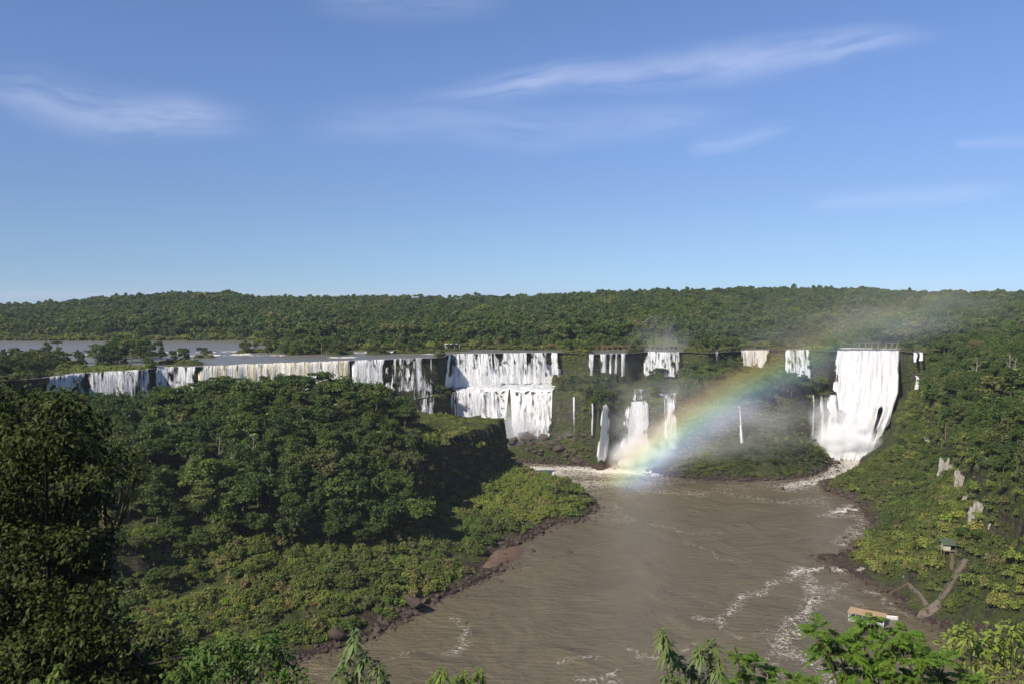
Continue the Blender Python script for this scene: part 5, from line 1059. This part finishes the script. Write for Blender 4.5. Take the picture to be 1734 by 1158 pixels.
# ------------------------------------------------------------------ spray, rainbow, haze, clouds
def ellipsoid(name, c, rad, dens, lab, nscale=3.0, col=(1, 1, 1), rot=0):
    import bmesh
    m, t, out = newmat('spray'); m.cycles.volume_step_rate = 0.7; tc = N(t, 'ShaderNodeTexCoord'); O = tc.outputs['Object']
    ln = N(t, 'ShaderNodeVectorMath', operation='LENGTH'); t.links.new(O, ln.inputs[0])
    fo = maprange(t, ln.outputs['Value'], 1.0, 0.1, 0, 1, True); nz = noise(t, O, nscale, 3, .19)
    d = math_(t, 'MULTIPLY', math_(t, 'MULTIPLY', fo, maprange(t, nz, .35, .7, .15, 1.3)), dens)
    v = N(t, 'ShaderNodeVolumePrincipled'); v.inputs['Color'].default_value = (*col, 1); v.inputs['Anisotropy'].default_value = -0.5; t.links.new(d, v.inputs['Density']); t.links.new(v.outputs[0], out.inputs['Volume'])
    bm = bmesh.new(); bmesh.ops.create_icosphere(bm, subdivisions=3, radius=1); me = bpy.data.meshes.new(name); bm.to_mesh(me); bm.free(); me.materials.append(m)
    o = link(name, me, loc=c, rot=(0, 0, rot), scale=rad); tag(o, lab, 'mist', kind='stuff'); return o
def spray(u, v, Y, rad, dens, lab, **k): return ellipsoid('spray_mist', at_y(u, v, Y), rad, dens, lab, **k)
spray(1085, 775, 556, (28, 14, 18), 0.3040, 'bright spray where the widening fall meets the river')
spray(1130, 745, 560, (13, 10, 20), 0.1520, 'spray round the slim ribbed fall')
spray(1432, 752, 592, (30, 13, 20), 0.3040, 'thick white spray at the foot of the tallest fall')
spray(1420, 715, 604, (34, 12, 26), 0.0950, 'drifting white spray half way up the tallest fall')
spray(1075, 735, 560, (22, 10, 26), 0.0380, 'spray drifting up the widening white fall')
spray(830, 640, 640, (40, 8, 14), 0.0380, 'thin spray over the ledge of the wide centre falls')
spray(870, 730, 608, (36, 14, 28), 0.0950, 'grey spray at the foot of the lower centre falls')
spray(990, 738, 592, (24, 8, 9), .03, 'low mist along the foot of the thin threads of water')
spray(1300, 690, 600, (46, 14, 26), 0.0133, 'grey mist hanging against the dark wall left of the tallest fall')
spray(1560, 520, 660, (110, 30, 34), 0.0029, 'pale mist drifting over the forest at the upper right')
spray(1200, 720, 540, (95, 20, 42), 0.0162, 'thin veil of spray drifting in front of the middle cliff')
spray(1080, 690, 585, (110, 18, 50), 0.0053, 'faint veil of spray between the centre and middle falls')
spray(1120, 590, 690, (38, 16, 38), 0.0114, 'bluish spray rising above the rectangular fall')
spray(1400, 560, 700, (150, 30, 50), 0.0029, 'faint spray drifting over the forest above the right falls')

def outward(me):
    import bmesh
    bm = bmesh.new(); bm.from_mesh(me); bmesh.ops.remove_doubles(bm, verts=bm.verts, dist=1e-4); bmesh.ops.recalc_face_normals(bm, faces=bm.faces); bm.to_mesh(me); bm.free()
# rainbow: the bow's light put into the colour of a mist arc, 41.5 degrees round the point opposite the sun
AX = -np.array(sd[:]); DR = 388.0
m, t, out = newmat('painted_rainbow'); m.cycles.volume_step_rate = 0.08; tc = N(t, 'ShaderNodeTexCoord'); sx = N(t, 'ShaderNodeSeparateXYZ'); t.links.new(tc.outputs['Object'], sx.inputs[0])
rr = math_(t, 'SQRT', math_(t, 'ADD', math_(t, 'POWER', sx.outputs[0], 2.0), math_(t, 'POWER', sx.outputs[1], 2.0)))
ang = math_(t, 'MULTIPLY', math_(t, 'ARCTAN2', rr, DR), 180 / math.pi)
tb = maprange(t, ang, 38.9, 43.2)
colr = ramp(t, tb, [(0.0, (.9, .92, 1.0)), (.2, (.72, .76, 1.0)), (.38, (.48, .62, 1.0)), (.52, (.5, .9, .75)), (.64, (.8, 1.0, .45)), (.76, (1.0, .82, .35)), (.88, (1.0, .58, .30)), (1.0, (1.0, .5, .4))])
db_ = ramp(t, tb, [(0.0, 0.0), (.15, .10), (.35, .7), (.55, 1.0), (.75, .8), (.9, .3), (1.0, 0.0)])
az = math_(t, 'ARCTAN2', sx.outputs[1], sx.outputs[0])
E_AZ = az
att = N(t, 'ShaderNodeAttribute', attribute_name='along')
vv = N(t, 'ShaderNodeVolumePrincipled'); vv.inputs['Anisotropy'].default_value = -0.6
t.links.new(colr, vv.inputs['Color'])
Zq = Vector(AX).to_track_quat('Z', 'Y'); Rm = np.array(Zq.to_matrix())
def arc_angle(u, v):
    d = np.array(raydir(u, v)).astype(float); l = Rm.T @ d; return math.atan2(l[1], l[0])
a0, a1 = arc_angle(1010, 830), arc_angle(1640, 492)
if a1 < a0 - math.pi: a1 += 2 * math.pi
if a0 < a1 - math.pi: a0 += 2 * math.pi
lo_, hi_ = min(a0, a1), max(a0, a1)
tA = math_(t, 'DIVIDE', math_(t, 'SUBTRACT', az if lo_ > -math.pi and hi_ < math.pi else math_(t, 'MODULO', math_(t, 'ADD', az, 4 * math.pi), 2 * math.pi), lo_), hi_ - lo_)
if a0 > a1: tA = math_(t, 'SUBTRACT', 1.0, tA)
along = ramp(t, tA, [(0.0, 0.0), (.13, .8), (.28, .55), (.5, .26), (.75, .08), (1.0, 0.0)])
t.links.new(math_(t, 'MULTIPLY', math_(t, 'MULTIPLY', db_, along), 0.04), vv.inputs['Density']); t.links.new(vv.outputs[0], out.inputs['Volume'])
n = 90; phi = np.linspace(lo_, hi_, n); rI, rO = DR * math.tan(R(38.2)), DR * math.tan(R(43.8)); V = []
for rad, zz_ in ((rI, -7), (rO, -7), (rO, 7), (rI, 7)): V.append(np.stack([rad * np.cos(phi), rad * np.sin(phi), np.full(n, zz_)], 1))
i = np.arange(n - 1); Fq = [np.stack([a * n + i, b_ * n + i, b_ * n + i + 1, a * n + i + 1], 1) for a, b_ in ((0, 1), (1, 2), (2, 3), (3, 0))] + [np.array([[0, n, 2 * n, 3 * n][::-1]]), np.array([[n - 1, 2 * n - 1, 3 * n - 1, 4 * n - 1]])]
rb = link('rainbow', mesh_np('rainbow', np.concatenate(V), [np.concatenate(Fq[:4]), Fq[4], Fq[5]], (m,)), loc=Vector((0, 0, HC)) + Vector(AX) * DR, rot=Zq.to_euler()); outward(rb.data); tag(rb, 'rainbow arcing up from the falling water to the forest on the right', 'rainbow')

# air
m, t, out = newmat('air'); v = N(t, 'ShaderNodeVolumePrincipled'); v.inputs['Color'].default_value = (0.80, 0.88, 1.0, 1); v.inputs['Density'].default_value = 0.00005; t.links.new(v.outputs[0], out.inputs['Volume'])
b = MB(); zb, zt = float(TZ_.min()) - 1, 150.0; b.box((0, 2000, (zb + zt) / 2), (24000, 18000, zt - zb)); hz_ = b.obj('haze', m); outward(hz_.data); tag(hz_, kind='stuff')

# cirrus at 5 km
m_cl, t, out = newmat('cirrus'); a = N(t, 'ShaderNodeAttribute', attribute_name='thick').outputs['Fac']
df = N(t, 'ShaderNodeBsdfTranslucent'); df.inputs[0].default_value = (.95, .95, .97, 1); tr = N(t, 'ShaderNodeBsdfTransparent'); mx = N(t, 'ShaderNodeMixShader')
t.links.new(a, mx.inputs[0]); t.links.new(tr.outputs[0], mx.inputs[1]); t.links.new(df.outputs[0], mx.inputs[2]); t.links.new(mx.outputs[0], out.inputs[0])
def cirrus(L, lab, seed, op=.4):
    """L: centre line (u, v, half width in px)"""
    L = np.array(L, float); n, k = 260, 60; q = np.linspace(0, 1, n); d = np.linspace(0, 1, len(L)); U = np.interp(q, d, L[:, 0]); Vv = np.interp(q, d, L[:, 1]); Wd = np.interp(q, d, 1.6 * L[:, 2])
    ker = np.hanning(41); ker /= ker.sum(); sm_ = lambda a_: np.convolve(np.pad(a_, 20, mode='reflect', reflect_type='odd'), ker, 'valid'); U, Vv, Wd = sm_(U), sm_(Vv), sm_(Wd)
    s = np.linspace(-1, 1, k)[:, None]; UU_ = U[None] + 0 * s; VV_ = Vv[None] + s * Wd[None]
    P_ = at_z(UU_, VV_, 5000.0 + 45 * seed); x = UU_ / 60; y = VV_ / 16 - UU_ / 120
    den = fbm(x + .6 * fbm(x * 1.5, y, 3, seed), y, 5, seed); den2 = fbm(x / 3, y / 3, 3, seed + 9)
    Lpx = np.hypot(np.ptp(U), np.ptp(Vv)); al_ = q[None] * Lpx + 0 * s; wob = fbm(al_ / 160, 0 * al_, 3, seed + 2) - .5
    f1 = fbm(al_ / 150 + s * .5, s * 3.2 + wob * 2.2, 4, seed + 20); f2 = fbm(al_ / 42 + s * 1.5, s * 7 + wob * 3, 3, seed + 30); f3 = fbm(al_ / 240, s * 0, 2, seed + 5)
    al = op * np.exp(-((s + .55 * wob) * 2.0) ** 2) * sm(.22, .85, .75 * f1 + .3 * f2 + .15) * (.45 + .9 * f3) * sm(0, .22, q)[None] * sm(1, .72, q)[None] * sm(1, .6, np.abs(s))
    me = mesh_np('cloud', P_.reshape(-1, 3), gridfaces(k, n), (m_cl,), smooth=True); attr(me, 'thick', al); o = link('cloud', me); tag(o, lab, 'cloud', kind='stuff')
cirrus([(660, 168, 20), (850, 146, 24), (1000, 126, 28), (1180, 114, 38), (1330, 96, 38), (1480, 68, 26), (1640, 58, 14)], 'long white streak of cirrus rising to the right', 3, .2)
cirrus([(-60, 130, 30), (60, 165, 50), (180, 188, 46), (320, 195, 38), (470, 208, 22)], 'feathery cirrus streak at the left of the sky', 5, .20)
cirrus([(480, 205, 34), (700, 200, 40), (900, 215, 44), (1100, 200, 34), (1300, 190, 26)], 'faint thin cirrus under the long streak', 8, .09)
cirrus([(1150, 255, 16), (1260, 232, 20), (1360, 205, 14)], 'tiny faint wisp of cloud right of the centre', 12, .09)
cirrus([(1350, 350, 18), (1500, 338, 22), (1760, 325, 20)], 'faint flat wisp low in the right of the sky', 14, .07)
cirrus([(1600, 245, 10), (1680, 243, 14), (1790, 240, 12)], 'short faint wisp at the right edge of the sky', 16, .08)
cirrus([(500, -10, 30), (700, 0, 40), (900, -6, 30)], 'faint veil of cloud at the top of the sky', 19, .07)
